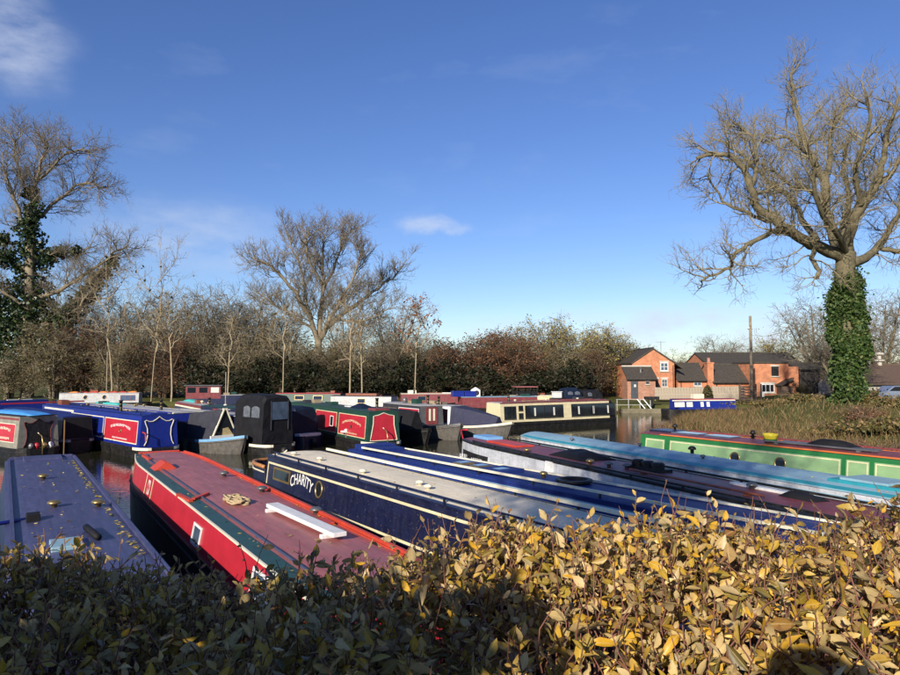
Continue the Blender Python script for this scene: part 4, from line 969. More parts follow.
def wheelhouse(bt, u0, u1, w, zt, wallm, roofm, nw=3):
    X = lambda u: u - bt.L / 2; zb = bt.zr - .4
    o = MB().box(X(u0), X(u1), -w, w, zb, zt).build('wheelhouse', wallm, bt.root)
    MB().box(X(u0) - .15, X(u1) + .15, -w - .12, w + .12, zt + .002, zt + .09).build('wheelhouse_roof', roofm, o, bevel=.03)
    for k in range(nw):
        a = X(u0) + (X(u1) - X(u0)) * (k + .15) / nw; c = X(u0) + (X(u1) - X(u0)) * (k + .85) / nw
        for sd in (-1, 1): MB().box(a, c, sd * w - .012, sd * w + .012, zt - .62, zt - .12).build('window', m_glass if k != nw - 1 else m_curtain, o)
    return o
wheelhouse(J7, J7.us(186, -1), J7.us(221, -1), .82, 2.55, m_maroon, m_steel)
J1 = lateral('far boat with long bright maroon roof below the bare tree', 268, 350, 69, -2, 1.72, side=m_green, roof=m_maroon, hull=m_black, roofedge=m_red)
J1.window(-1, 3, 4, .3, .8); J1.window(-1, 5, 6, .3, .8)
J2 = lateral('far boat with dark wood roof and pale side', 322, 402, 62, -2, 1.7, side=m_dwhite, roof=m_greycloth, hull=m_black, e0='bow')
J2.window(-1, 3.5, 4.3, .3, .8); J2.rbox('roof_boards', 2.2, 5.2, -.4, .4, .2, m_wood)
J3 = lateral('far boat with cream roof beside the small autumn tree', 392, 472, 67, 1, 1.75, side=m_maroon, roof=m_ivory, hull=m_black, e1='bow')
J3.window(-1, 2.5, 3.3, .3, .8); J3.rbox('roof_box', 1.6, 2.4, -.4, .4, .3, m_ivory)
J4 = lateral('far boat with grey roof and dark red side behind the cream boat', 452, 548, 59, 2, 1.75, side=m_maroon, roof=m_lilac, hull=m_black, e0='bow')
for k in range(2):
    roof_thing(J4, MB().box(-.5, .5, -.4, .4, -.02, .42).box(-.53, .53, -.43, .43, .38, .46), 'blue_crate', m_blue, ('left' if k == 0 else 'right') + ' one of two blue crates on the grey far roof', 'crate', J4.us(460 + 12 * k, -1), 0, bevel=.02, group='blue crates')
o = empty('dog_kennel', J4.wpt(J4.us(478, -1), 0, J4.rz(0) - .01)); tag(o, 'small white box with arched opening on the grey far roof', 'box')
MB().loft([[(-.4, -.35, 0), (.4, -.35, 0), (.4, -.35, .55), (0, -.35, .8), (-.4, -.35, .55)], [(-.4, .35, 0), (.4, .35, 0), (.4, .35, .55), (0, .35, .8), (-.4, .35, .55)]]).build('shell', m_white, o)
MB().lathe([(.22, 0), (.22, .01)], (0.1, -.36, .3), 14, fr=(Vector((1, 0, 0)), Vector((0, 0, 1)), Vector((0, -1, 0)))).build('opening', m_black, o)
J6 = lateral('far boat with cream side and small canopy on posts', 502, 566, 63, 1, 1.7, side=m_cream, roof=m_ivory, hull=m_black)
def canopy(bt, u0, u1, zt, m):
    X = lambda u: u - bt.L / 2; o = MB().box(X(u0) - .1, X(u1) + .1, -.85, .85, zt, zt + .08).build('canopy_roof', m, bt.root, bevel=.02)
    k = 4
    for i in range(k):
        u = u0 + (u1 - u0) * i / (k - 1)
        for sd in (-1, 1): MB().box(X(u) - .04, X(u) + .04, sd * .78 - .04, sd * .78 + .04, bt.zr + .01, zt + .002).build('post', m_black, o)
    MB().box(X(u0) + .05, X(u1) - .05, -.7, .7, bt.zr + .02, bt.zr + .45).build('canopy_screen', m_blackcloth, o)
canopy(J6, J6.us(517, -1), J6.us(537, -1), 2.5, m_mauve)
J5 = lateral('far black boat with cluttered dark hoods near the brick cottage', 548, 612, 61, 2, 1.55, side=m_navy, roof=m_blackcloth, hull=m_black)
hood(J5, J5.us(566, -1), J5.us(582, -1), 2.5, m_navycloth, w0=.85, w1=.7, wins=((J5.us(568, -1), J5.us(573, -1), 1.9, 2.2), (J5.us(575, -1), J5.us(580, -1), 1.9, 2.2)), z0=1.5)
hood(J5, J5.us(584, -1), J5.us(603, -1), 2.3, m_blackcloth, w0=.85, w1=.7, wins=((J5.us(588, -1), J5.us(592, -1), 1.75, 2.1),), z0=1.5)
roof_thing(J5, MB().box(-.35, .35, -.3, .3, 0, .5).box(-.4, .4, -.35, .35, .5, .56), 'white_locker', m_white, 'small white locker on the cluttered far black boat', 'locker', J5.us(561, -1), 0, bevel=.02)
# Q: blue boat in front of the garden fence
Qb = lateral('small blue narrowboat with red roof edge below the garden fence', 668, 745, 61.5, 1.5, 1.45, side=m_blue, roof=m_maroon, hull=m_black, c0=1.0, roofedge=m_red, g=.6)
Qb.panel('ivory_line', -1, Qb.us(672, -1), Qb.us(735, -1), .86, .97, m_ivory, .006)
for a, c in ((674, 684), (686, 692), (700, 703), (706, 709)): Qb.window(-1, Qb.us(a, -1), Qb.us(c, -1), .25, .75, m_white, m_curtain if a != 686 else m_ivory)
roof_thing(Qb, MB().box(-.5, .5, -.3, .3, -.02, .4), 'roof_crate', m_ivory, 'pale crate on the roof of the small blue boat', 'crate', Qb.us(702, -1), 0, bevel=.02)
# left background boats by the bank
Sb = lateral('blue boat behind the blue tarpaulin at the far left', -20, 62, 55, 5, 1.6, side=m_blue, roof=m_mblue, hull=m_black)
Sb.panel('red_line', -1, 1.5, 8, .7, .85, m_red, .006)

def clutter(bt, seed, chim=True, n=3):
    rg = random.Random(seed); lo, hi = bt.c0 + 1.2, bt.c1 - 1
    if chim:
        u = rg.uniform(lo, lo + (hi - lo) * .3); v = .45 * rg.choice((-1, 1))
        c = MB().lathe([(.11, -.02), (.09, .03), (.075, .05), (.075, .5), (.10, .51), (.10, .56), (.08, .57)], (u - bt.L / 2, v, bt.rz(v)), 12).build('chimney', m_black, bt.root, smooth=True)
        for z in (.18, .36): MB().lathe([(.078, z), (.078, z + .03)], (u - bt.L / 2, v, bt.rz(v)), 12).build('brass_band', m_brass, c)
    for k in range(n):
        u = rg.uniform(lo, hi); v = rg.uniform(-.4, .4); q = rg.random()
        if q < .4: bt.rbox('roof_plank', u, min(hi, u + rg.uniform(1.2, 2.4)), v - .12, v + .12, .05, rg.choice((m_lwood0, m_white, m_wood)))
        elif q < .75: bt.rbox('roof_locker', u, u + rg.uniform(.4, .8), v - .22, v + .22, rg.uniform(.15, .3), rg.choice((m_wood, m_green, m_greycloth, m_lwood0)))
        else: bt.vent(u, v, m_brass, .11, .14)
m_lwood0 = mat('weathered_plank', (.26, .2, .13), .8, var=.25, scale=5)
for k, bt in enumerate((Bb, B2, C2, Gb, Hb, Ib, J0, J7, J1, J3, J4, J6, J2, Sb, Fb)): clutter(bt, 300 + k, k not in (11,), 4)
def roof_leaves(bt, n, seed, label, edge=.15):
    nr = np.random.default_rng(seed); uu = nr.uniform(bt.c0 + .5, bt.c1 - .5, n); vv = nr.uniform(-bt.wt * .85, bt.wt * .85, n); k = n // 2; vv[:k] = nr.choice((-1, 1), k) * (bt.wt - edge - np.abs(nr.normal(0, .04, k)))
    C = [tuple(bt.wpt(a, b, bt.rz(b) + .014)) for a, b in zip(uu, vv)]; Q = leaf_quads(C, .05, nr, 1.5).reshape(-1, 4, 3); z = np.array(C)[:, None, 2]; Q[:, :, 2] = z + (Q[:, :, 2] - z) * .25
    tag(np_mesh('fallen_leaves', Q, 4, m_fallen), label, 'leaves', kind='stuff')
roof_leaves(K, 110, 1, 'fallen leaves on the faded maroon roof', .12); roof_leaves(Lb, 60, 2, 'fallen leaves on the pale roof of the navy boat'); roof_leaves(Ob, 50, 3, 'fallen leaves on the lilac grey roof'); roof_leaves(Nb, 50, 4, 'fallen leaves on the maroon roof of the white sided boat')

# ------------------------------------------------------------------ brick buildings across the water
def brick_mat(name, c1, c2, mortar, scale=1.0):
    m = bpy.data.materials.new(name); m.use_nodes = True; n, l = m.node_tree.nodes, m.node_tree.links; b = n['Principled BSDF']; b.inputs['Roughness'].default_value = .9
    t = n.new('ShaderNodeTexCoord'); mp_ = n.new('ShaderNodeMapping'); mp_.inputs['Rotation'].default_value = (math.pi / 2, 0, 0); l.new(t.outputs['Object'], mp_.inputs[0])
    br = n.new('ShaderNodeTexBrick'); br.inputs['Color1'].default_value = (*c1, 1); br.inputs['Color2'].default_value = (*c2, 1); br.inputs['Mortar'].default_value = (*mortar, 1)
    br.inputs['Scale'].default_value = 1; br.inputs['Brick Width'].default_value = .23 * scale; br.inputs['Row Height'].default_value = .075 * scale; br.inputs['Mortar Size'].default_value = .008
    l.new(mp_.outputs[0], br.inputs['Vector'])
    nn = n.new('ShaderNodeTexNoise'); nn.inputs['Scale'].default_value = 1.3; nn.inputs['Detail'].default_value = 8; nn.inputs['Roughness'].default_value = .7; l.new(t.outputs['Object'], nn.inputs['Vector'])
    mr = n.new('ShaderNodeMapRange'); mr.inputs[1].default_value = .3; mr.inputs[2].default_value = .7; mr.inputs[3].default_value = .62; mr.inputs[4].default_value = 1.25; l.new(nn.outputs['Fac'], mr.inputs[0])
    mx = n.new('ShaderNodeMixRGB'); mx.blend_type = 'MULTIPLY'; mx.inputs[0].default_value = 1; l.new(br.outputs[0], mx.inputs[1]); l.new(mr.outputs[0], mx.inputs[2]); l.new(mx.outputs[0], b.inputs['Base Color'])
    return m
m_brick = brick_mat('orange_brick', (.58, .20, .08), (.46, .14, .062), (.40, .29, .2))
m_brickp = brick_mat('pale_brick', (.40, .19, .11), (.33, .12, .075), (.34, .28, .22))
m_slate = mat('slate_tiles', (.055, .048, .043), .75, spec=.2, var=.45, scale=9, bump=.5, bscale=14, dirt=.6, dirtcol=(.10, .09, .06))
m_tile = mat('brown_tiles', (.10, .065, .045), .8, var=.3, scale=6, bump=.5, bscale=14)
m_trim = mat('weathered_trim', (.45, .42, .36), .7, var=.15)
m_door = mat('grey_blue_door', (.05, .06, .07), .5, var=.2)
m_lwood = mat('weathered_fence_wood', (.33, .28, .21), .85, var=.25, scale=5)
HD = 80.0
def HX(px, D=HD): return (px - 450) / FPX * D
def HZ(py, D=HD): return T(450, py, D).z
def wallrect(root, name, px0, px1, py0, py1, D, depth, m, parent=None):
    """solid block whose front face stands at distance D"""
    return MB().box(HX(px0, D), HX(px1, D), D, D + depth, HZ(py1, D), HZ(py0, D)).build(name, m, parent or root)
def win(root, px0, px1, py0, py1, D, nx_=2, ny_=2, fm=None, gmat=None, proud=.05):
    x0, x1, z0, z1 = HX(px0, D), HX(px1, D), HZ(py1, D), HZ(py0, D); y = D - proud; fm = fm or m_white
    f = MB(); bw = .09
    f.box(x0, x1, y, D + .02, z0, z0 + bw).box(x0, x1, y, D + .02, z1 - bw, z1).box(x0, x0 + bw, y, D + .02, z0 + bw, z1 - bw).box(x1 - bw, x1, y, D + .02, z0 + bw, z1 - bw)
    for k in range(1, nx_): xx = x0 + (x1 - x0) * k / nx_; f.box(xx - .03, xx + .03, y + .01, D + .02, z0 + bw, z1 - bw)
    for k in range(1, ny_): zz = z0 + (z1 - z0) * k / ny_; f.box(x0 + bw, x1 - bw, y + .015, D + .02, zz - .025, zz + .025)
    fo = f.build('window', fm, root)
    MB().box(x0 + bw, x1 - bw, D - .02, D + .01, z0 + bw, z1 - bw).build('pane', gmat or m_glass, fo)
    MB().box(x0 - .08, x1 + .08, D - .14, D, z0 - .12, z0 - .004).build('sill', m_trim, fo)
    MB().box(x0 - .1, x1 + .1, D - .03, D, z1 + .004, z1 + .2).build('lintel', m_trim, fo)
    return fo
def base_at(px, D): return Vector((HX(px, D), D, ground_z(HX(px, D), D)))
# gabled cottage
ct = empty('brick_cottage', (0, 0, 0)); tag(ct, 'gabled orange brick cottage with slate lean-to and grey door', 'house')
gx0, gx1 = HX(632), HX(674); ez = HZ(363.5); az_ = HZ(349.5); gz = HZ(400); dep = 8.0
mb = MB().loft([[(gx0, HD, gz), (gx1, HD, gz), (gx1, HD, ez), ((gx0 + gx1) / 2, HD, az_), (gx0, HD, ez)], [(gx0, HD + dep, gz), (gx1, HD + dep, gz), (gx1, HD + dep, ez), ((gx0 + gx1) / 2, HD + dep, az_), (gx0, HD + dep, ez)]]); mb.build('wall', m_brick, ct)
xm = (gx0 + gx1) / 2
rf = MB()
for sg, xe in ((-1, gx0), (1, gx1)):
    sl_ = (az_ - ez) / (gx1 - xm); xo = xe + sg * (.12 if sg < 0 else .95); zo = az_ - abs(xo - xm) * sl_
    rf.hexa([(xm, HD - .12, az_ + .01), (xo, HD - .12, zo + .01), (xo, HD + dep + .15, zo + .01), (xm, HD + dep + .15, az_ + .01), (xm, HD - .12, az_ + .2), (xo, HD - .12, zo + .2), (xo, HD + dep + .15, zo + .2), (xm, HD + dep + .15, az_ + .2)])
rfo = rf.build('roof', m_slate, ct); MB().box(xm - .1, xm + .1, HD - .14, HD + dep + .17, az_ + .15, az_ + .27).build('ridge', m_slate, rfo)
win(ct, 660, 668, 362.5, 371, HD, 2, 2, m_white, m_clear); win(ct, 661, 667, 379, 387, HD, 2, 2, m_trim, m_clear)
win(ct, 655.4, 657.8, 379, 387, HD, 1, 2, m_door, m_glass)
LD = HD - 2.2
mb = MB().box(HX(627, LD), HX(655, LD), LD, HD + .1, HZ(400, LD), HZ(379.5, LD)); mb.build('lean_to_wall', m_brickp, ct)
x0, x1 = HX(626, LD), HX(656.5, LD); z0, z1 = HZ(379.5, LD), HZ(367.5, HD)
lr = MB().hexa([(x0, LD - .2, z0), (x1, LD - .2, z0), (x1, HD, z1), (x0, HD, z1), (x0, LD - .2, z0 + .15), (x1, LD - .2, z0 + .15), (x1, HD, z1 + .15), (x0, HD, z1 + .15)]).build('lean_to_roof', m_slate, ct)
MB().box(x0, x1, HD - .1, HD - .002, z1 + .1, z1 + .25).build('flashing', m_trim, lr)
MB().lathe([(.12, 0), (.12, .5), (.2, .52), (.03, .7)], (HX(643, LD), LD + 1.0, (z0 + z1) / 2), 8).build('roof_cowl', m_steel, lr)
do = MB().box(HX(630.5, LD), HX(637.5, LD), LD - .05, LD + .05, HZ(398.5, LD), HZ(381, LD)).build('door', m_door, ct)
MB().box(HX(633.5, LD), HX(635.5, LD), LD - .07, LD - .03, HZ(387, LD), HZ(384.5, LD)).build('door_pane', m_curtain, do)
win(ct, 645.5, 648.5, 381.5, 384, LD, 1, 1, m_door)
MB().bar((gx1 + .2, HD - .2, ez - .1), (gx1 + .2, HD + dep, ez - .1), .12, .1).build('gutter', m_black, ct)
MB().tube([(gx1 - .15, HD - .06, ez - .2), (gx1 - .15, HD - .06, gz)], .045, 6).build('downpipe', m_black, ct)
MB().bar((x0 - .05, LD - .26, z0 - .02), (x1 + .05, LD - .26, z0 - .02), .11, .1).build('gutter', m_black, ct)
ae = MB().tube([(gx1 - .6, HD + 3, ez), (gx1 - .6, HD + 3, az_ + 1.1)], .025, 5)
for k in range(6): ae.tube([(gx1 - 1.1 + .2 * k, HD + 2.8, az_ + 1.0), (gx1 - 1.1 + .2 * k, HD + 3.2, az_ + 1.0)], .015, 4)
ae.tube([(gx1 - 1.2, HD + 3, az_ + 1.0), (gx1, HD + 3, az_ + 1.0)], .015, 4); ae.build('aerial', m_steel, ct)
# middle low range with chimney
mr_ = empty('low_brick_range', (0, 0, 0)); tag(mr_, 'low brick range with two dark slate roofs and tall chimney', 'building')
D1 = 81.0
def pitched(root, px0, px1, pyr, pye, D, dep_, wm, rm, base=400, front=.25):
    x0, x1 = HX(px0, D), HX(px1, D); ze = HZ(pye, D); zr_ = T(450, pyr, D + dep_ / 2).z; zb = HZ(base, D)
    MB().loft([[(x, D, zb), (x, D + dep_, zb), (x, D + dep_, ze), (x, D + dep_ / 2, zr_), (x, D, ze)] for x in (x0, x1)]).build('wall', wm, root)
    s_ = (zr_ - ze) / (dep_ / 2); rf = MB()
    for sg in (-1, 1):
        yo = D + dep_ / 2 + sg * (dep_ / 2 + front); zo = zr_ - (dep_ / 2 + front) * s_; ym = D + dep_ / 2
        rf.hexa([(x0 - .1, ym, zr_ + .01), (x1 + .1, ym, zr_ + .01), (x1 + .1, yo, zo + .01), (x0 - .1, yo, zo + .01), (x0 - .1, ym, zr_ + .16), (x1 + .1, ym, zr_ + .16), (x1 + .1, yo, zo + .16), (x0 - .1, yo, zo + .16)])
    MB().bar((x0, D - front - .05, ze - .12), (x1, D - front - .05, ze - .12), .12, .1).build('gutter', m_black, root); MB().tube([(x0 + .4, D - .08, ze - .1), (x0 + .4, D - .08, zb)], .045, 6).build('downpipe', m_black, root)
    ro = rf.build('roof', rm, root); MB().box(x0 - .12, x1 + .12, D + dep_ / 2 - .09, D + dep_ / 2 + .09, zr_ + .12, zr_ + .24).build('ridge', rm, ro)
    return ro
pitched(mr_, 677, 706, 364.5, 380, D1, 5.5, m_brick, m_slate)
pitched(mr_, 712.5, 752, 366, 382, D1 - .3, 5.5, m_brick, m_slate)
ch = MB().box(HX(706, D1), HX(712, D1), D1 - .4, D1 + .7, HZ(400, D1), HZ(363, D1)); ch.box(HX(705.5, D1), HX(712.5, D1), D1 - .46, D1 + .76, HZ(363.6, D1), HZ(362.4, D1)); cho = ch.build('chimney', m_brick, mr_)
MB().lathe([(.2, 0), (.16, .45), (.2, .5), (.2, .55), (.12, .55)], (HX(709, D1), D1 + .15, HZ(362.4, D1) - .01), 10).build('chimney_pot', m_brickp, cho)
win(mr_, 693, 701, 382, 386, D1, 2, 1, m_trim, m_clear)
# long range behind
bk_ = empty('long_slate_range', (0, 0, 0)); tag(bk_, 'long building with dark slate roof behind the low brick range', 'building')
pitched(bk_, 706, 802, 354, 364, 90, 8, m_brick, m_slate)
# brick house with shop window
rh = empty('brick_house', (0, 0, 0)); tag(rh, 'square orange brick house with dark upper window right of the pole', 'house')
D2 = 79.0
wallrect(rh, 'wall', 754, 788, 363.5, 400, D2, 6, m_brick)
wallrect(rh, 'brick_pier', 788.3, 798, 366.5, 400, D2 - .7, 3, m_brick)
MB().box(HX(753.4, D2), HX(788, D2), D2 - .12, D2 + 6.2, HZ(363.4, D2), HZ(361.8, D2)).build('eaves', m_slate, rh)
win(rh, 771, 778, 366.5, 376, D2, 2, 2, m_black); win(rh, 760.5, 773.5, 384, 392.5, D2, 3, 1, m_white)
x0, x1 = HX(774.5, D2), HX(787.5, D2); po = MB().hexa([(x0, D2 - 1.4, HZ(386, D2)), (x1, D2 - 1.4, HZ(379, D2)), (x1, D2 - .01, HZ(379, D2)), (x0, D2 - .01, HZ(386, D2)), (x0, D2 - 1.4, HZ(384.8, D2)), (x1, D2 - 1.4, HZ(377.5, D2)), (x1, D2 - .01, HZ(377.5, D2)), (x0, D2 - .01, HZ(384.8, D2))]).build('porch_roof', m_slate, rh)
MB().box(x0 + .15, x1 - .1, D2 - 1.2, D2 - .01, HZ(400, D2), HZ(386.2, D2)).build('porch', m_tile, rh)
o = MB().box(HX(755.5, D2), HX(759.5, D2), D2 - 1.0, D2 - .9, HZ(396.5, D2), HZ(392.5, D2)); o.box(HX(757.2, D2), HX(757.8, D2), D2 - .9, D2 - .84, HZ(401, D2), HZ(392.7, D2)); o = o.build('notice_board', m_white); tag(o, 'small white notice board before the brick house', 'sign')
# long barn to the right of the trunk
bn = empty('tiled_barn', (0, 0, 0)); tag(bn, 'low barn with brown tiled roof and pale wall right of the ivy trunk', 'building')
pitched(bn, 862, 1000, 366, 384, 74, 9, m_trim, m_tile, base=402)
c_ = MB().lathe([(.25, 0), (.25, .5), (.55, .55), (.55, .7), (.2, .8), (.2, 1.25), (.5, 1.3), (.5, 1.5), (.05, 1.6)], (HX(882, 78), 78.5, T(450, 366, 78.5).z), 10); c_.build('roof_vent_cowl', m_trim, bn)
bn2 = empty('dark_shed', (0, 0, 0)); tag(bn2, 'dark timber shed behind the leafless tree left of the ivy trunk', 'building')
pitched(bn2, 799, 836, 364, 369, 84, 6, mat('dark_boards', (.03, .025, .022), .8, var=.3), m_slate)
# board fence in two runs
def board_fence(label, px0, px1, D, py0, py1):
    r = empty('board_fence', (HX((px0 + px1) / 2, D), D, HZ(py1, D))); tag(r, label, 'fence', 'garden fence runs')
    x0, x1 = HX(px0, D), HX(px1, D); h = HZ(py0, D) - HZ(py1, D); k = int((x1 - x0) / .3); w = (x1 - x0) / k; ox = r.location.x
    rg = random.Random(3); me_ = None
    for i in range(k):
        o = None
        if me_ is None:
            o = MB().box(-w / 2 + .008, w / 2 - .008, -.015, .015, 0, 1).build('board', m_lwood, r); me_ = o.data
        else:
            o = bpy.data.objects.new('board', me_); COL.objects.link(o); o.parent = r
        o.location = (x0 - ox + w * (i + .5), rg.uniform(-.012, .012), 0); o.scale = (1, 1, h * rg.uniform(.97, 1.03))
    for z in (.25, .8): MB().box(x0 - ox, x1 - ox, .028, .08, h * z - .05, h * z + .05).build('rail', m_lwood, r)
    for i in range(int((x1 - x0) / 2.4) + 1): MB().box(x0 - ox + 2.4 * i - .05, x0 - ox + 2.4 * i + .05, .09, .19, -.1, h + .06).build('post', m_lwood, r)
board_fence('pale board fence before the gabled cottage', 655, 703, 73, 387.5, 399.5)
board_fence('pale board fence to the right of the dark conifer', 712, 744, 73, 386.5, 399.5)
# dark gate panel and pole
r = empty('garden_gate', base_at(747, 72.5)); tag(r, 'dark wooden garden gate at the right end of the board fence', 'gate')
for k in range(5): MB().box(-.8, .8, -.03, .03, .2 + .3 * k, .36 + .3 * k).build('rail', m_tile, r)
for x in (-.85, .85, 1.4): MB().box(x - .07, x + .07, -.07, .07, -.1, 1.8).build('post', m_tile, r)
pb = base_at(751, 68); pl = empty('utility_pole', pb); tag(pl, 'tall wooden utility pole in front of the brick house', 'pole')
topz = T(751, 316, 68).z - pb.z
MB().tube([(0, 0, -.3), (0, 0, topz)], [.17, .12], 10).build('shaft', mat('pole_wood', (.24, .19, .13), .85, var=.25, scale=4), pl, smooth=True)
MB().lathe([(.06, 0), (.1, .05), (.1, .18), (.03, .22)], (-.2, -.05, topz - 1.3), 8).build('insulator', m_white, pl)
MB().bar((-.28, 0, topz - 1.32), (.2, 0, topz - 1.32), .06, .06).build('bracket', m_steel, pl)
# parked car by the barn (only its upper half rises above the bank plants)
cr = empty('parked_car', (HX(893, 62), 62, ground_z(HX(893, 62), 62)), 0); tag(cr, 'pale blue grey car parked beside the tiled barn', 'car')
m_car = mat('silver_blue_car_paint', (.26, .31, .40), .25, metal=.4, var=.05, coat=.5)
prof = [(-2.1, .35), (-2.12, .75), (-1.95, .93), (-1.2, 1.0), (-.55, 1.46), (.9, 1.5), (1.75, 1.05), (2.1, .95), (2.15, .5), (2.1, .3), (-2.0, .28)]
def ring(y, k): return [(x, y, z if z < 1.02 else 1.0 + (z - 1.0) * k) for x, z in prof]
MB().loft([ring(-.86, .9), ring(-.8, 1.0), ring(.8, 1.0), ring(.86, .9)]).build('body', m_car, cr, bevel=.03)
for sd in (-1, 1):
    for P in ([(-1.0, 1.03), (-.5, 1.40), (.15, 1.42), (.15, 1.03)], [(.22, 1.03), (.22, 1.42), (.85, 1.42), (1.5, 1.05)]):
        MB().loft([[(x, sd * .82, z) for x, z in P], [(x, sd * .868, z) for x, z in P]]).build('side_window', m_glass, cr)
    for x in (-1.3, 1.35):
        w = MB().lathe([(.32, -.1), (.34, -.08), (.34, .08), (.32, .1)], (x, sd * .8, .34), 18, fr=(Vector((1, 0, 0)), Vector((0, 0, 1)), Vector((0, 1, 0)))).build('tyre', m_black, cr)
        MB().lathe([(.2, -.115), (.2, .115)], (x, sd * .8, .34), 14, fr=(Vector((1, 0, 0)), Vector((0, 0, 1)), Vector((0, 1, 0)))).build('rim', m_steel, w)
    MB().box(-2.13, -2.05, sd * .6 - .15, sd * .6 + .15, .68, .82).build('headlight', m_white, cr)
# white railing by the lock
rl = empty('white_railing', (HX(632, 66), 66, ground_z(HX(632, 66), 67) - .05)); tag(rl, 'white railing with two sloping braces on the far bank', 'railing')
for x in (-1.5, -.4, .7, 1.7): MB().box(x - .03, x + .03, -.03, .03, 0, 1.1).build('post', m_dwhite, rl)
for z in (.55, 1.08): MB().box(-1.6, 1.8, -.05, -.0305, z - .02, z + .02).build('rail', m_dwhite, rl)
for x in (.4, 1.0): MB().bar((x, -.12, 1.12), (x + .75, -.5, .1), .1, .08).build('brace', m_white, rl)
bl = empty('balance_beam', (HX(651, 66), 66, ground_z(HX(651, 66), 67))); tag(bl, 'dark lock balance beam beside the white railing', 'beam')
MB().box(-.7, .7, -.15, .15, .5, .8).build('beam', m_black, bl); MB().box(-.1, .1, -.12, .12, -.1, .52).build('support', m_black, bl)
o = MB().box(HX(621, 65.6), HX(662, 65.6), 65.3, 65.7, -.4, .42).build('stone_coping', mat('mossy_stone', (.16, .14, .09), .9, var=.3, scale=2)); tag(o, 'pale stone edging along the far bank', 'kerb')
# white mooring marker in the water gap
o = empty('mooring_post', G(346, 447, 0)); tag(o, 'white cross topped mooring post in the water before the crimson boat', 'post')
MB().tube([(0, 0, -.8), (0, 0, .78)], .05, 8).build('shaft', m_steel, o); MB().tube([(-.28, 0, .8), (.28, 0, .8)], .06, 8).build('cross_piece', m_white, o)
MB().lathe([(.1, 0), (.1, .1), (.02, .14)], (0, 0, .82), 10).build('cap', m_white, o)
for px, py0, D, lab in ((107, 352, 72, 'thin pale mast rising behind the white far boat'), (226, 372, 62, 'thin pale mast left of the black hood'), (66, 420, 31.5, 'slim yellow pole standing beside the black arched boat')):
    z1 = T(px, py0, D).z; p = T(px, 371, D); o = MB().tube([(0, 0, -.6), (0, 0, z1)], [.05 if D > 40 else .03, .035 if D > 40 else .025], 8).build('mast', m_lwood if D > 40 else m_brass); o.location = (p.x, D, 0); tag(o, lab, 'pole')

# ------------------------------------------------------------------ trees
m_bark = mat('grey_brown_bark', (.125, .105, .06), .9, var=.35, scale=3, bump=.6, bscale=12)
m_barkl = mat('pale_bark', (.30, .24, .15), .85, var=.3, scale=4)
m_twig = mat('twig_brown', (.195, .16, .105), .85, var=.25, scale=1)
m_otwig = mat('olive_twig', (.21, .175, .10), .85, var=.25, scale=1)
m_dtwig = mat('dark_twig', (.115, .078, .048), .9, var=.25, scale=1)
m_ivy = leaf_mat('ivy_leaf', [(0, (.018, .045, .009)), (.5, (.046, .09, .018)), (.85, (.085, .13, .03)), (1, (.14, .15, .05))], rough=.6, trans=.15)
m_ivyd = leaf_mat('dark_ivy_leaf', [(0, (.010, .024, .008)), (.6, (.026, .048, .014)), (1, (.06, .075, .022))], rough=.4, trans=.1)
V3 = Vector
def smooth_path(P, k=3):
    out = []
    for i in range(len(P) - 1):
        p0 = P[max(i - 1, 0)]; p1 = P[i]; p2 = P[i + 1]; p3 = P[min(i + 2, len(P) - 1)]
        for j in range(k):
            t = j / k; out.append(.5 * ((2 * p1) + (p2 - p0) * t + (2 * p0 - 5 * p1 + 4 * p2 - p3) * t * t + (3 * p1 - p0 - 3 * p2 + p3) * t ** 3))
    return out + [P[-1]]

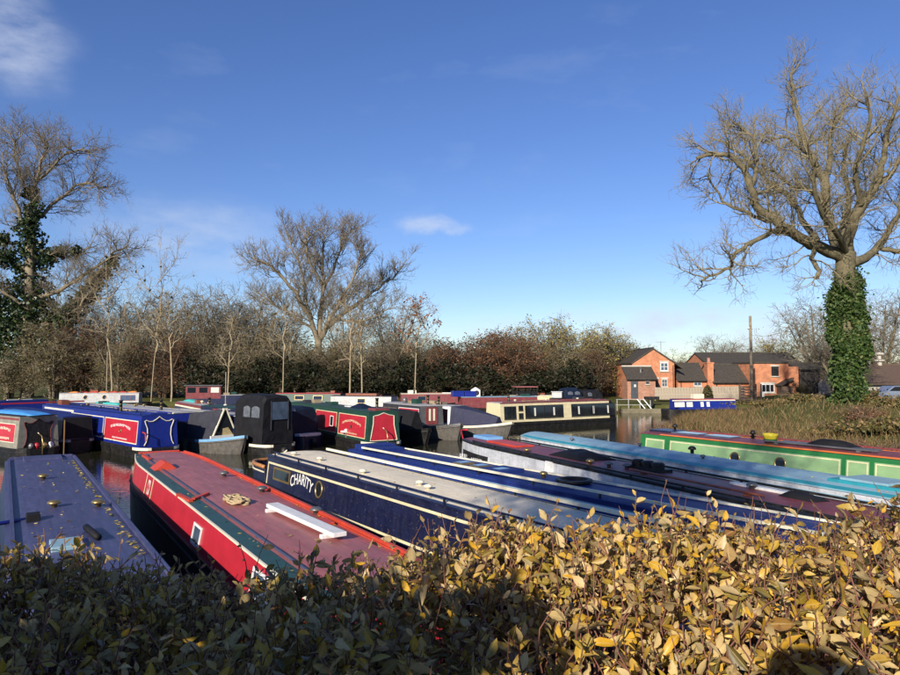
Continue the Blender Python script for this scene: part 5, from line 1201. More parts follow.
# ---- the big tree on the right
def tree_right():
    rng = random.Random(11); nr = np.random.default_rng(11); D = 40.0
    gz_ = ground_z(HX(848, D), D); base = V3((HX(849, D), D, gz_))
    tr = empty('bare_tree', base); tag(tr, 'huge bare tree on the right with ivy covered trunk', 'tree')
    def Z(zx, zy, dd=0):
        p = T(660 + zx / 1.6875, 30 + zy / 1.6875, D + dd); return p - base
    out = []; tips = []
    trunk = smooth_path([V3((0, 0, -.4)), Z(318, 600), Z(318, 520), Z(315, 450), Z(313, 400), Z(314, 375)])
    tr_r = [.70 - .16 * min(1, i / 4) for i in range(len(trunk))]
    out.append((trunk, tr_r, 12))
    limbs = [
        ([(312, 385, 0), (285, 372, -.4), (255, 360, -1), (225, 345, -1.6), (195, 322, -2), (165, 300, -2.2), (152, 265, -2.4), (140, 235, -2.2), (118, 212, -2), (90, 212, -1.6), (62, 216, -1.4)], .42, .10),
        ([(232, 348, -1.4), (205, 338, -2), (180, 346, -2.6), (150, 362, -3), (125, 385, -3.2), (118, 402, -3.2), (95, 412, -3.3), (68, 425, -3.3)], .20, .06),
        ([(310, 380, 0), (290, 340, .4), (281, 300, .8), (277, 255, 1), (258, 215, 1.1), (240, 170, 1.2), (228, 130, 1.3), (223, 98, 1.4), (226, 70, 1.4)], .40, .07),
        ([(279, 275, .9), (283, 230, 1.6), (289, 185, 2.2), (296, 155, 2.6), (318, 125, 3)], .24, .07),
        ([(318, 378, 0), (322, 335, -.8), (338, 300, -1.4), (360, 265, -1.8), (376, 228, -2), (380, 190, -2.2), (392, 150, -2.4), (402, 112, -2.5)], .38, .07),
        ([(322, 392, 0), (345, 385, .8), (370, 365, 1.6), (388, 335, 2.2), (410, 300, 2.8), (440, 265, 3.2), (470, 215, 3.6)], .34, .07),
        ([(268, 365, -.6), (240, 320, .6), (215, 280, 1.6), (190, 262, 2.2), (165, 242, 2.6), (130, 205, 2.8), (100, 185, 3)], .22, .06),
        ([(277, 285, 1), (250, 268, 0), (225, 262, -.8), (205, 250, -1.2), (185, 222, -1.5)], .14, .05),
        ([(258, 216, 1.1), (235, 200, .4), (215, 180, 0), (195, 182, -.3), (180, 190, -.5)], .12, .05),
        ([(152, 268, -2.4), (165, 225, -2), (160, 190, -1.8), (135, 165, -1.6), (118, 150, -1.6)], .14, .05),
        ([(190, 322, -2), (160, 315, -1), (125, 300, -.2), (98, 278, .3), (80, 240, .6)], .14, .05),
        ([(340, 300, -1.4), (330, 250, -2.4), (340, 200, -3), (352, 150, -3.4), (345, 100, -3.8)], .20, .06),
        ([(370, 366, 1.6), (400, 372, 1.0), (430, 362, .4), (460, 372, 0)], .18, .05),
        ([(362, 262, -1.8), (395, 235, -1.4), (420, 200, -1), (430, 150, -.8)], .18, .06),
        ([(262, 362, -.8), (258, 385, -.9), (268, 408, -1.0), (262, 418, -1.0)], .15, .12),
        ([(315, 380, 0), (310, 330, 2.0), (318, 280, 3.6), (310, 220, 4.6), (325, 170, 5.4)], .3, .06),
        ([(315, 380, 0), (300, 345, -2.0), (270, 300, -3.6), (262, 250, -4.6), (250, 205, -5.2)], .24, .06)]
    prm = dict(dens=[2.1, 3.4, 5.3], len=[2.6, 1.4, .75], rad=[.055, .024, .010], ang=48, trop=.10, nseg=[6, 4, 3], wander=.22, sides=[4, 3, 3], tip=.006, start=.15)
    for pts, r0, r1 in limbs:
        P = smooth_path([Z(*q) for q in pts], 3); k = len(P)
        P = [p + V3((rng.gauss(0, .06), rng.gauss(0, .06), rng.gauss(0, .05))) if 0 < i < k - 1 else p for i, p in enumerate(P)]
        rd = [1.0 * (r0 + (r1 - r0) * (i / (k - 1)) ** .7) for i in range(k)]
        out.append((P, rd, 7)); grow(P, rd, 0, prm, rng, out, tips)
    limbs_mesh('trunk', out[:1], m_bark, tr)
    limbs_mesh('branches', [q for q in out[1:] if q[2] > 4], m_bark, tr); limbs_mesh('twigs', [q for q in out[1:] if q[2] <= 4], m_otwig, tr)
    # ivy sleeve: leaves standing off the trunk, thinning towards the fork
    n = 17000; t = nr.uniform(0, 1, n) ** .85; a = nr.uniform(0, 2 * math.pi, n); h0 = -.1; h1 = Z(315, 398).z
    rad = (.96 + .16 * np.sin(a * 3 + t * 9) + .2 * np.sin(a * 2 - t * 8 + 1) + .13 * np.sin(t * 23 + a)) * (1.12 - .2 * t) + nr.exponential(.11, n) - .1; rad = rad * .8
    cut = t < .90 + .09 * np.sin(a * 2 + .8) * np.sin(a * 3) + .05 * nr.normal(size=n); t, a, rad = t[cut], a[cut], rad[cut]; n = len(t)
    zz = h0 + (h1 - h0) * t; cx = np.interp(zz, [p.z for p in trunk], [p.x for p in trunk]); cy = np.interp(zz, [p.z for p in trunk], [p.y for p in trunk])
    C = np.stack([cx + rad * np.cos(a), cy + rad * np.sin(a), zz + nr.normal(0, .05, n)], 1)
    o = np_mesh('ivy', leaf_quads(C, .17, nr, 1.25), 4, m_ivy, tr)
tree_right()

def crown_leaves(tips, nr, per, jit):
    C = []
    for cp in tips:
        k = nr.poisson(per)
        for _ in range(k):
            p = cp[-1].lerp(cp[0], nr.uniform(0, 1)); C.append((p.x + nr.normal(0, jit), p.y + nr.normal(0, jit), p.z + nr.normal(0, jit)))
    return np.array(C).reshape(-1, 3)

def limb_tree(name, label, D, base_px, limbs_px, prm, seed, barkm, leafm=None, per=0, lsize=.2, cat='tree', group=None, trunk_r=.4, trunk_px=None):
    rng = random.Random(seed); nr = np.random.default_rng(seed); x = HX(base_px, D)
    base = V3((x, D, ground_z(x, D))); tr = empty(name, base); tag(tr, label, cat, group)
    Z = lambda px, py, dd=0: T(px, py, D + dd) - base
    out = []; tips = []
    tp = smooth_path([V3((0, 0, -.3))] + [Z(*q) for q in trunk_px]); k = len(tp)
    out.append((tp, [trunk_r * (1 - .35 * i / (k - 1)) for i in range(k)], 8))
    for pts, r0, r1 in limbs_px:
        P = smooth_path([Z(*q) for q in pts], 3); kk = len(P); rd = [r0 + (r1 - r0) * i / (kk - 1) for i in range(kk)]
        P = [p + V3((rng.gauss(0, .12), rng.gauss(0, .12), rng.gauss(0, .1))) if 0 < i < kk - 1 else p for i, p in enumerate(P)]
        out.append((P, rd, 5)); grow(P, rd, 0, prm, rng, out, tips)
    limbs_mesh('trunk', out[:1], barkm, tr); limbs_mesh('branches', out[1:], barkm, tr)
    if leafm and per > 0: np_mesh('crown', leaf_quads(crown_leaves(tips, nr, per, .12), lsize, nr), 4, leafm, tr)
    return tr, tips, nr, Z

# ---- bare spreading tree in the middle distance
prm = dict(dens=[2.0, 2.9, 3.9], len=[3.6, 2.0, 1.0], rad=[.075, .032, .015], ang=42, trop=.14, nseg=[5, 4, 3], wander=.2, sides=[4, 3, 3], tip=.013, start=.12)
limb_tree('bare_tree', 'wide bare tree rising above the hedgerow left of centre', 88, 318, [
    ([(318, 345, 0), (312, 322, 0), (300, 300, -2), (285, 280, -3), (268, 265, -4), (252, 258, -4)], .38, .08), ([(319, 345, 0), (321, 315, 1), (324, 285, 1), (322, 258, 2), (326, 232, 2)], .42, .07),
    ([(320, 340, 0), (332, 315, -1), (345, 292, -2), (358, 268, -2), (362, 245, -3)], .34, .07), ([(322, 335, 0), (345, 312, 2), (368, 296, 3), (385, 282, 4), (402, 268, 4)], .34, .07),
    ([(312, 322, 0), (306, 295, 2), (300, 268, 3), (292, 248, 3), (288, 236, 3)], .26, .06), ([(324, 290, 1), (336, 262, 3), (344, 240, 4), (352, 228, 4)], .22, .06),
    ([(314, 330, 0), (292, 315, 3), (275, 305, 4), (258, 292, 5)], .2, .06), ([(322, 285, 1), (310, 262, -1), (304, 243, -2), (308, 230, -2)], .2, .06), ([(330, 318, -1), (352, 322, -3), (372, 318, -4), (392, 308, -4)], .18, .05)],
    prm, 21, m_twig, trunk_r=.6, trunk_px=[(318, 385, 0), (318, 360, 0), (319, 340, 0)])

# ---- ivy-laden tree at the far left
tr, tips, nr, Z = limb_tree('ivy_laden_tree', 'tall ivy laden tree at the far left with bare upper crown', 84, 28, [
    ([(30, 230, 0), (32, 205, 0), (38, 178, 1), (44, 155, 1), (48, 138, 1)], .36, .07), ([(30, 240, 0), (18, 210, -1), (8, 180, -2), (-2, 160, -2)], .30, .07),
    ([(32, 225, 0), (52, 205, 2), (70, 190, 3), (92, 182, 3), (105, 192, 3)], .28, .06), ([(28, 300, 0), (60, 290, -1), (88, 272, -2), (108, 258, -2), (128, 245, -3)], .34, .08),
    ([(30, 330, 0), (62, 318, -1), (85, 300, -2), (100, 278, -2)], .3, .08), ([(28, 270, 0), (-4, 255, 1), (-30, 235, 1)], .28, .07), ([(34, 200, 0), (20, 175, 2), (14, 150, 3), (20, 132, 3)], .2, .06),
    ([(38, 180, 1), (60, 160, 0), (75, 150, 0), (88, 150, 0)], .2, .06), ([(28, 310, 0), (0, 290, -2), (-25, 270, -3)], .3, .08), ([(32, 250, 0), (58, 252, 1), (85, 252, 1)], .16, .1)],
    dict(dens=[2.0, 2.8, 3.8], len=[3.9, 2.1, 1.1], rad=[.075, .032, .015], ang=45, trop=.08, nseg=[5, 4, 3], wander=.22, sides=[4, 3, 3], tip=.010, start=.1), 33, m_twig, trunk_r=.8, trunk_px=[(28, 380, 0), (28, 330, 0), (30, 280, 0), (31, 225, 0)])
C = []
def clump(px, py, r, n_, dd=0):
    c = Z(px, py, dd); q = nr.normal(size=(n_, 3)); q /= np.linalg.norm(q, axis=1)[:, None]; q *= (nr.uniform(.35, 1, n_) ** .6)[:, None] * r * 1.05 * (1 + .3 * np.sin(q[:, 0:1] * 5 + q[:, 2:3] * 7))
    C.append(q + np.array(c))
for px, py, r in ((31, 195, .9), (33, 212, 1.2), (28, 228, 1.4), (32, 245, 1.7), (26, 262, 2.0), (32, 280, 2.0), (22, 298, 2.3), (38, 305, 2.2), (30, 322, 2.6), (12, 315, 2.2), (55, 322, 2.0), (8, 340, 2.6), (42, 342, 2.6), (66, 318, 1.5), (78, 306, 1.3), (88, 294, 1.2), (96, 282, 1.1), (104, 272, .8), (112, 262, .7), (-8, 300, 2.4), (-10, 330, 2.8), (2, 258, 1.2), (60, 252, .8), (75, 252, .7), (48, 258, 1.0), (58, 340, 1.8), (3, 240, .9), (20, 355, 2.6), (-20, 350, 2.8)):
    clump(px, py, r, int(430 * r), nr.normal(0, .8))
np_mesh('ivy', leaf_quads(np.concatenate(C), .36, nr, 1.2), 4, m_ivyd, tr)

# ---- hedgerow bushes and trees: a few moulds, copied with their parts
def mould(seed, h, spread, stems, prm, barkm, leafm, per, lsize):
    rng = random.Random(seed); nr = np.random.default_rng(seed); out = []; tips = []
    for k in range(stems):
        a = 2 * math.pi * (k + rng.random() * .7) / stems; r = spread * rng.uniform(.35, 1)
        top = V3((math.cos(a) * r, math.sin(a) * r * .8, h * rng.uniform(.62, 1.0)))
        P = smooth_path([V3((math.cos(a) * .25, math.sin(a) * .25, -.3)), V3((top.x * .25, top.y * .25, top.z * .35)), V3((top.x * .65, top.y * .65, top.z * .7)), top], 4)
        rd = [.16 * (1 - .8 * i / (len(P) - 1)) for i in range(len(P))]
        out.append((P, rd, 5)); grow(P, rd, 0, prm, rng, out, tips)
    bm = limbs_mesh('branches', out, barkm, None).data
    lm = np_mesh('crown', leaf_quads(crown_leaves(tips, nr, per, .22), lsize, nr), 4, leafm).data
    for o in [o for o in COL.objects if o.data in (bm, lm)]: bpy.data.objects.remove(o)
    return bm, lm
prm_b = dict(dens=[2.0, 2.7, 3.3], len=[2.7, 1.5, .85], rad=[.045, .022, .014], ang=52, trop=.05, nseg=[4, 3, 2], wander=.26, sides=[3, 3, 3], tip=.010, start=.12)
m_lolive = leaf_mat('olive_leaf', [(0, (.085, .075, .024)), (.5, (.12, .10, .032)), (.85, (.165, .125, .045)), (1, (.21, .15, .055))], rough=.7, trans=.2)
m_lbrown = leaf_mat('russet_leaf', [(0, (.10, .045, .026)), (.5, (.16, .066, .032)), (.85, (.21, .10, .045)), (1, (.25, .15, .06))], rough=.7, trans=.2)
m_lgold = leaf_mat('gold_green_leaf', [(0, (.13, .13, .03)), (.45, (.25, .21, .055)), (.8, (.36, .29, .08)), (1, (.46, .39, .16))], rough=.7, trans=.25)
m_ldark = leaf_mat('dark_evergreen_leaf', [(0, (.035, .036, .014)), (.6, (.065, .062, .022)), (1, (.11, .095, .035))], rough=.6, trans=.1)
MO = [mould(1, 8.5, 3.4, 7, prm_b, m_twig, m_lolive, 1.5, .15), mould(2, 8, 3.4, 7, prm_b, m_dtwig, m_lbrown, 2.4, .16), mould(3, 10, 3.4, 7, prm_b, m_twig, m_lgold, 1.5, .16),
      mould(4, 6, 3.6, 8, prm_b, m_dtwig, m_ldark, 2.6, .18), mould(5, 9, 3.0, 7, prm_b, m_twig, m_lolive, .08, .14), mould(6, 7.5, 3.8, 8, prm_b, m_dtwig, m_lbrown, 1.0, .15)]
KIND = ['olive leaved hedgerow tree', 'russet leaved hedgerow bush', 'golden green hedgerow tree', 'dark evergreen bush', 'nearly bare hedgerow tree', 'thin russet hedgerow bush']
def plant(k, px, D, top_py, wscale, label, rot, name='hedgerow_tree', group='trees and bushes along the far bank'):
    x = HX(px, D); z = ground_z(x, D); h = T(px, top_py, D).z - z; hs = (8.5, 8, 10, 6, 9, 7.5, 3.2)[k] * 1.08
    r = empty(name, (x, D, z), rot); s_ = h / hs; r.scale = (wscale, wscale, s_); tag(r, label, 'tree' if 'tree' in KIND[k] else 'bush', group)
    for nm, me_ in (('branches', MO[k][0]), ('crown', MO[k][1])):
        o = bpy.data.objects.new(nm, me_); COL.objects.link(o); o.parent = r
    return r
rg = random.Random(77)
row = [  # kind, px, D, top, width, where
    (0, 10, 79, 348, 1.2, 'under the ivy laden tree'), (0, 55, 78, 318, 1.3, 'just right of the ivy laden trunk'), (5, 92, 80, 322, 1.3, 'behind the thin mast at left'), (0, 118, 78, 330, 1.2, 'above the right end of the white far boat'),
    (4, 140, 82, 300, 1.2, 'tall behind the slender saplings at left'), (5, 165, 79, 335, 1.3, 'above the grey wheelhouse'), (0, 192, 83, 308, 1.3, 'left of the black hood, over the wheelhouse'), (4, 222, 84, 292, 1.3, 'rising left of the wide bare tree'),
    (0, 240, 78, 330, 1.2, 'directly above the black hood'), (4, 262, 86, 318, 1.4, 'left foot of the wide bare tree'), (0, 295, 80, 335, 1.3, 'between the two palest saplings'), (0, 322, 84, 338, 1.3, 'at the trunk of the wide bare tree'),
    (0, 352, 80, 338, 1.2, 'right foot of the wide bare tree'), (4, 385, 82, 338, 1.3, 'behind the sapling with red leaves'), (0, 425, 84, 335, 1.2, 'right of the sapling with red leaves'), (5, 448, 80, 345, 1.1, 'at the left end of the russet bushes'),
    (1, 472, 79, 342, 1.2, 'left one of the russet pair'), (1, 508, 78, 337, 1.3, 'right one of the russet pair'), (2, 545, 84, 310, 1.35, 'tallest of the golden trees'), (2, 502, 90, 328, 1.2, 'behind the russet pair'),
    (2, 585, 82, 322, 1.2, 'between the tallest golden tree and the cottage'), (2, 604, 85, 320, 1.1, 'closest to the gabled cottage'), (0, 560, 79, 352, 1.3, 'low under the golden trees'), (0, 632, 88, 345, 1.0, 'half hidden by the gabled cottage'), (5, 592, 79, 356, .8, 'low beside the gabled cottage'),
    (4, 172, 84, 298, 1.1, 'between the saplings and the wheelhouse'), (4, 205, 82, 300, 1.2, 'over the wheelhouse roof'), (4, 248, 83, 290, 1.2, 'touching the left limbs of the wide bare tree'), (4, 278, 85, 305, 1.2, 'in front of the wide bare tree, left side'), (4, 345, 84, 308, 1.2, 'in front of the wide bare tree, right side'), (4, 392, 86, 300, 1.2, 'touching the right limbs of the wide bare tree'), (4, 75, 82, 300, 1.3, 'right of the ivy laden crown'), (4, 122, 83, 295, 1.2, 'behind the two tallest saplings'), (2, 425, 88, 330, 1.1, 'between the bare tree and the russet bushes'),
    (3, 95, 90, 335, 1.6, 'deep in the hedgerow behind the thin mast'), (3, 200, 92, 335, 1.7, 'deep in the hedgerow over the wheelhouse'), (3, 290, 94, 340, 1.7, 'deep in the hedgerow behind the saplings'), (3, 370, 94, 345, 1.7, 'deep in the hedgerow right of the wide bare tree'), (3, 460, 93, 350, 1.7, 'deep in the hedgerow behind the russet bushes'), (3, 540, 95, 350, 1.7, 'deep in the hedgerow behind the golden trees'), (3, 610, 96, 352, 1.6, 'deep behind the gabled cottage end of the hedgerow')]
for k, px, D, top, w, where in row: plant(k, px, D + 3.5, top - (11 if k == 4 else -4 if px < 450 else 4), w, KIND[k] + ' ' + where, rg.uniform(0, 6.28))
m_shadeleaf = leaf_mat('canopy_shade_leaf', [(0, (.006, .010, .005)), (.7, (.014, .02, .008)), (1, (.03, .035, .014))], rough=.5, trans=.05, spec=.2)  # near-black leaves stand in for the shade under the far canopy
MO.append(mould(7, 3.2, 2.6, 6, prm_b, m_dtwig, m_shadeleaf, 3.0, .26)); KIND.append('low dark holly bush')
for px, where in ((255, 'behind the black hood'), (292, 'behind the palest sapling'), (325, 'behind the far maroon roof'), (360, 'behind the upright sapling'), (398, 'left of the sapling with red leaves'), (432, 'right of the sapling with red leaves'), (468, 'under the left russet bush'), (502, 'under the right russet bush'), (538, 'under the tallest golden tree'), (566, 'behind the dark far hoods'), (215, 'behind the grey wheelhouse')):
    plant(6, px, 79 + rg.uniform(-1, 1), 374 + rg.uniform(-4, 4), 1.1, 'low dark holly bush ' + where, rg.uniform(0, 6.28), 'canopy_shade_bush')
# trees behind and beside the buildings
for k, px, D, top, w, lab in ((4, 817, 88, 284, 1.5, 'dense bare brown tree left of the ivy trunk'), (4, 836, 74, 318, 1.1, 'bare brown tree half behind the ivy trunk'), (2, 775, 100, 330, 1.0, 'golden tree above the brick house roof'), (4, 880, 86, 285, 1.3, 'bare purple brown tree right of the ivy trunk'), (4, 720, 150, 333, 1.6, 'distant bare tree above the slate range'), (4, 742, 155, 342, 1.3, 'second distant bare tree beside the utility pole'), (0, 690, 150, 352, 1.3, 'low distant tree above the low brick range'), (3, 800, 74, 383, .28, 'small round bush at the brick pier')):
    plant(k, px, D, top, w, lab, rg.uniform(0, 6.28), 'bare_tree' if 'bare' in lab else 'tree', 'trees round the buildings')
# clipped dark conifer by the fence
x = HX(707, 72.4); cz = ground_z(x, 72.4); o = empty('conifer_bush', (x, 72.4, cz)); tag(o, 'small dark conifer between the two board fences', 'bush')
nr = np.random.default_rng(8); n_ = 900; t_ = nr.uniform(0, 1, n_); a_ = nr.uniform(0, 6.28, n_); rr_ = .5 * np.sin(np.clip(1 - t_, 0, 1) ** .6 * math.pi / 2) * nr.uniform(.6, 1.1, n_)
np_mesh('crown', leaf_quads(np.stack([rr_ * np.cos(a_), rr_ * np.sin(a_), .1 + t_ * 1.55], 1), .16, nr, 1.4), 4, m_ldark, o); MB().tube([(0, 0, -.1), (0, 0, 1.3)], [.06, .02], 6).build('trunk', m_bark, o)

# ---- slender saplings in front of the hedgerow
prm_s = dict(dens=[2.6, 2.6], len=[2.0, 1.0], rad=[.04, .02], ang=48, trop=.10, nseg=[4, 3], wander=.16, sides=[3, 3], tip=.012, start=.15)
m_lred = leaf_mat('red_brown_leaf', [(0, (.12, .04, .02)), (.6, (.24, .09, .04)), (1, (.32, .17, .07))], rough=.7, trans=.2)
for i, (px, top, D, lean, lab) in enumerate(((152, 238, 74.2, 8, 'tall slender pale sapling at left, second from the mast'), (112, 262, 74.2, -5, 'slender sapling nearest the thin mast'), (228, 330, 74.2, 4, 'leaning twin stemmed sapling left of the black hood'), (283, 310, 74.2, 2, 'palest sapling standing right of the black hood'), (350, 312, 74.2, 1, 'upright sapling above the crimson boat'), (362, 335, 74.2, -2, 'short dark sapling beside the upright one'), (415, 304, 74.2, 3, 'sapling with a few red leaves'), (172, 300, 74.2, -3, 'short sapling above the grey wheelhouse'))):
    lim = []; tpx = [(px, 388, 0), (px + lean * .3, 360, 0), (px + lean * .6, 345, 0)]
    h = 388 - top
    lim.append(([(px + lean * .55, 352, 0), (px + lean * .8, 340 - h * .1, 0), (px + lean, 335 - h * .28, .3), (px + lean * 1.2, top, .3)], .10, .02))
    for s_, f in ((-1, .35), (1, .45), (-1, .6), (1, .7)):
        y0 = 388 - h * f; lim.append(([(px + lean * f, y0, 0), (px + lean * f + s_ * h * .10, y0 - h * .12, .4 * s_), (px + lean * f + s_ * h * .16, y0 - h * .28, .8 * s_)], .055, .015))
    limb_tree('sapling', lab, D, px, lim, prm_s, 100 + i, m_barkl, m_lred if px == 415 else m_lolive, 1.0 if px == 415 else .12, .24, group='saplings on the far bank', trunk_r=.07 + .05 * ((i * 37) % 10) / 10, trunk_px=tpx)

# ------------------------------------------------------------------ right bank: dry reeds, brambles
nr = np.random.default_rng(42)
def scatter(n_, x0, x1, y0, y1, dmin, dmax):
    P = np.stack([nr.uniform(x0, x1, n_), nr.uniform(y0, y1, n_)], 1); d = sdist(P); P = P[(d > dmin) & (d < dmax)]; return P, height(P)
def blades(P, Zb, h0, h1, w, lean=.28):
    n_ = len(P); h = nr.uniform(h0, h1, n_); a = nr.uniform(0, 6.28, n_); W = np.stack([np.cos(a), np.sin(a), np.zeros(n_)], 1) * (w * nr.uniform(.6, 1.4, n_))[:, None]
    B = np.column_stack([P, Zb - .03]); Lv = np.stack([nr.normal(0, lean, n_), nr.normal(0, lean, n_), np.ones(n_)], 1) * h[:, None]
    M_ = B + Lv * .55; Tp = B + Lv + np.stack([nr.normal(0, .12, n_), nr.normal(0, .12, n_), -.05 * np.ones(n_)], 1) * h[:, None]
    q1 = np.stack([B - W, B + W, M_ + W * .8, M_ - W * .8], 1); q2 = np.stack([M_ - W * .8, M_ + W * .8, Tp + W * .12, Tp - W * .12], 1)
    return np.concatenate([q1, q2], 1).reshape(-1, 3)
m_reed = leaf_mat('dry_reed', [(0, (.10, .05, .028)), (.4, (.20, .115, .055)), (.65, (.30, .22, .10)), (.8, (.14, .14, .04)), (.92, (.10, .12, .03)), (1, (.24, .10, .05))], rough=.8, trans=.2)
m_grassb = leaf_mat('grass_blade', [(0, (.10, .075, .025)), (.4, (.20, .135, .05)), (1, (.34, .24, .11))], rough=.7, trans=.2)
P, Zb = scatter(110000, 13, 36, 18, 60, -.15, 7.5); keep = nr.random(len(P)) < .62 * np.exp(-(np.maximum(sdist(P) - 2.2, 0) / 1.3) ** 2) + .05; P, Zb = P[keep], Zb[keep]
o = np_mesh('reeds', blades(P, Zb, .22, .85, .013, .4), 4, m_reed); tag(o, 'dry brown reeds and dead stems along the right bank', 'reeds', kind='stuff')
P, Zb = scatter(90000, 13, 60, 18, 62, 2.0, 40); w_ = np.exp(-((P[:, 1] - 34) / 14) ** 2); keep = nr.random(len(P)) < .55 * w_ + .12; P, Zb = P[keep], Zb[keep]
o = np_mesh('bank_grass', blades(P, Zb, .10, .32, .012, .4), 4, m_grassb); tag(o, 'rough green grass on the right bank below the big tree', 'grass', kind='stuff')
m_bramb = leaf_mat('bramble_leaf', [(0, (.06, .06, .02)), (.4, (.12, .115, .03)), (.75, (.20, .14, .05)), (1, (.28, .17, .08))], rough=.6, trans=.2)
def bramble(label, px, D, w, d, h, n_, leafm=None, name='bramble_bush', sz=.12):
    x = HX(px, D); z = ground_z(x, D); r = empty(name, (x, D, z)); tag(r, label, 'bush', 'brambles on the right bank')
    q = nr.normal(size=(n_, 3)); q /= np.linalg.norm(q, axis=1)[:, None]; q[:, 2] = np.abs(q[:, 2]); rad = nr.uniform(.45, 1.05, n_) * (1 + .22 * np.sin(q[:, 0] * 6 + px) + .2 * np.sin(q[:, 1] * 7 - px + q[:, 2] * 5))
    C = q * rad[:, None] * np.array([w, d, h]); np_mesh('foliage', leaf_quads(C, sz, nr, 1.5), 4, leafm or m_bramb, r)
    b_ = MB(); rgb = random.Random(int(px))
    for k in range(26):
        a = rgb.uniform(0, 6.28); e = V3((math.cos(a) * w * rgb.uniform(.3, 1.0), math.sin(a) * d * rgb.uniform(.3, 1.0), h * rgb.uniform(.7, 1.25)))
        b_.tube([V3((e.x * .2, e.y * .2, -.1)), V3((e.x * .6, e.y * .6, e.z * .8)), e, e + V3((e.x * .2, e.y * .2, -.1))], [.02, .016, .01, .006], 4)
    b_.build('stems', m_dtwig, r)
for px, D, w, d, h, n_, lab in ((888, 31, 1.8, 1.5, .5, 2400, 'tall bramble at the right edge above the green boat'), (838, 33, 1.6, 1.2, .5, 1800, 'bramble bush below the ivy trunk'), (915, 36, 2.0, 1.6, .5, 2000, 'bramble bush at the right edge in front of the car'), (775, 48, 3.2, 1.2, .3, 2000, 'low bramble strip before the brick house'), (735, 52, 3.4, 1.2, .35, 2000, 'low bramble strip behind the reeds'), (808, 45, 2.2, 1.2, .35, 1500, 'bramble left of the ivy trunk foot'), (866, 40, 1.2, 1.0, .8, 1200, 'bramble hugging the ivy trunk foot on the right'), (700, 58, 2.6, 1.0, .75, 1500, 'bramble in front of the small blue boat')):
    bramble(lab, px, D, w, d, h, n_)
m_russet = leaf_mat('russet_weed', [(0, (.07, .03, .018)), (.5, (.17, .075, .04)), (.8, (.26, .15, .08)), (1, (.13, .11, .04))], rough=.8, trans=.15)
for px, D, w, h, lab in ((655, 44, 1.0, .5, 'russet weeds at the water end of the reeds'), (690, 40, 1.2, .45, 'russet weeds behind the far end of the green boat roof'), (722, 36, 1.2, .5, 'russet weeds above the dark vents of the green boat'), (760, 33, 1.3, .5, 'russet weeds left of the yellow tub'), (800, 30, 1.2, .55, 'russet weeds right of the yellow tub'), (846, 29, 1.1, .55, 'russet weeds above the black bundle'), (878, 27, 1.1, .6, 'russet weeds at the right edge behind the green boat'), (670, 50, 1.6, .55, 'russet weeds in front of the small blue boat bow'), (862, 34, 1.3, .6, 'russet weeds on the slope below the ivy trunk')):
    bramble(lab, px, D, w, w * .8, h, 1100, m_russet, 'weed_clump', .07)

# ------------------------------------------------------------------ the foreground hedge
m_hleaf_s = [(0, (.10, .065, .016)), (.10, (.13, .11, .024)), (.22, (.40, .27, .03)), (.38, (.60, .33, .02)), (.52, (.48, .34, .06)), (.68, (.22, .10, .03)), (.80, (.60, .45, .18)), (.9, (.64, .37, .03)), (1, (.19, .13, .03))]
m_hleaf = leaf_mat('hedge_leaf', m_hleaf_s, rough=.42, back=(.57, .44, .24), trans=.22, per='island')
m_hleaf_o = leaf_mat('hedge_leaf_single', m_hleaf_s, rough=.42, back=(.57, .44, .24), trans=.22, per='object')
m_stem = mat('hedge_stem', (.17, .07, .045), .7, var=.3, scale=8)
def leaf_template(curl, fold, wid=1.0, twist=0.0, asym=0.0, wav=0.0):
    """pointed oval leaf along +x, unit length, 13 vertices"""
    st = [(0, 0), (.18, .15), (.42, .235), (.68, .19), (.88, .08), (1, 0)]; v = []; f = []
    for x, w in st:
        z = curl * (x * x) + .0; v.append((x, 0, z))
    L_ = {}
    for i, (x, w) in enumerate(st[1:-1], 1):
        z = curl * x * x; w1 = w * wid * (1 + asym); w2 = w * wid * (1 - asym); tw_ = twist * x
        L_[i] = (len(v), len(v) + 1); v += [(x + wav * w, w1 * math.cos(tw_), z + fold * w1 + w1 * math.sin(tw_)), (x - wav * w, -w2 * math.cos(tw_), z + fold * w2 - w2 * math.sin(tw_))]
    f.append((0, 1, L_[1][0])); f.append((0, L_[1][1], 1))
    for i in range(1, 4):
        f.append((i, i + 1, L_[i + 1][0], L_[i][0])); f.append((i, L_[i][1], L_[i + 1][1], i + 1))
    f.append((4, 5, L_[4][0])); f.append((4, L_[4][1], 5))
    return np.array(v), f
TPL = [leaf_template(-.22, .25), leaf_template(-.05, .7, .9, .3), leaf_template(.18, .3, 1.1, -.4, .1), leaf_template(-.55, .1, .95, .2, -.12), leaf_template(-.3, .9, .85, -.5, .1, .15), leaf_template(.05, -.3, 1.15, .6, -.1), leaf_template(-.75, .45, .8, -.3, .15, -.2), leaf_template(-.1, .15, 1.2, .9, .05, .1)]
RIB = [1.0] * 6 + [0.0] * 8
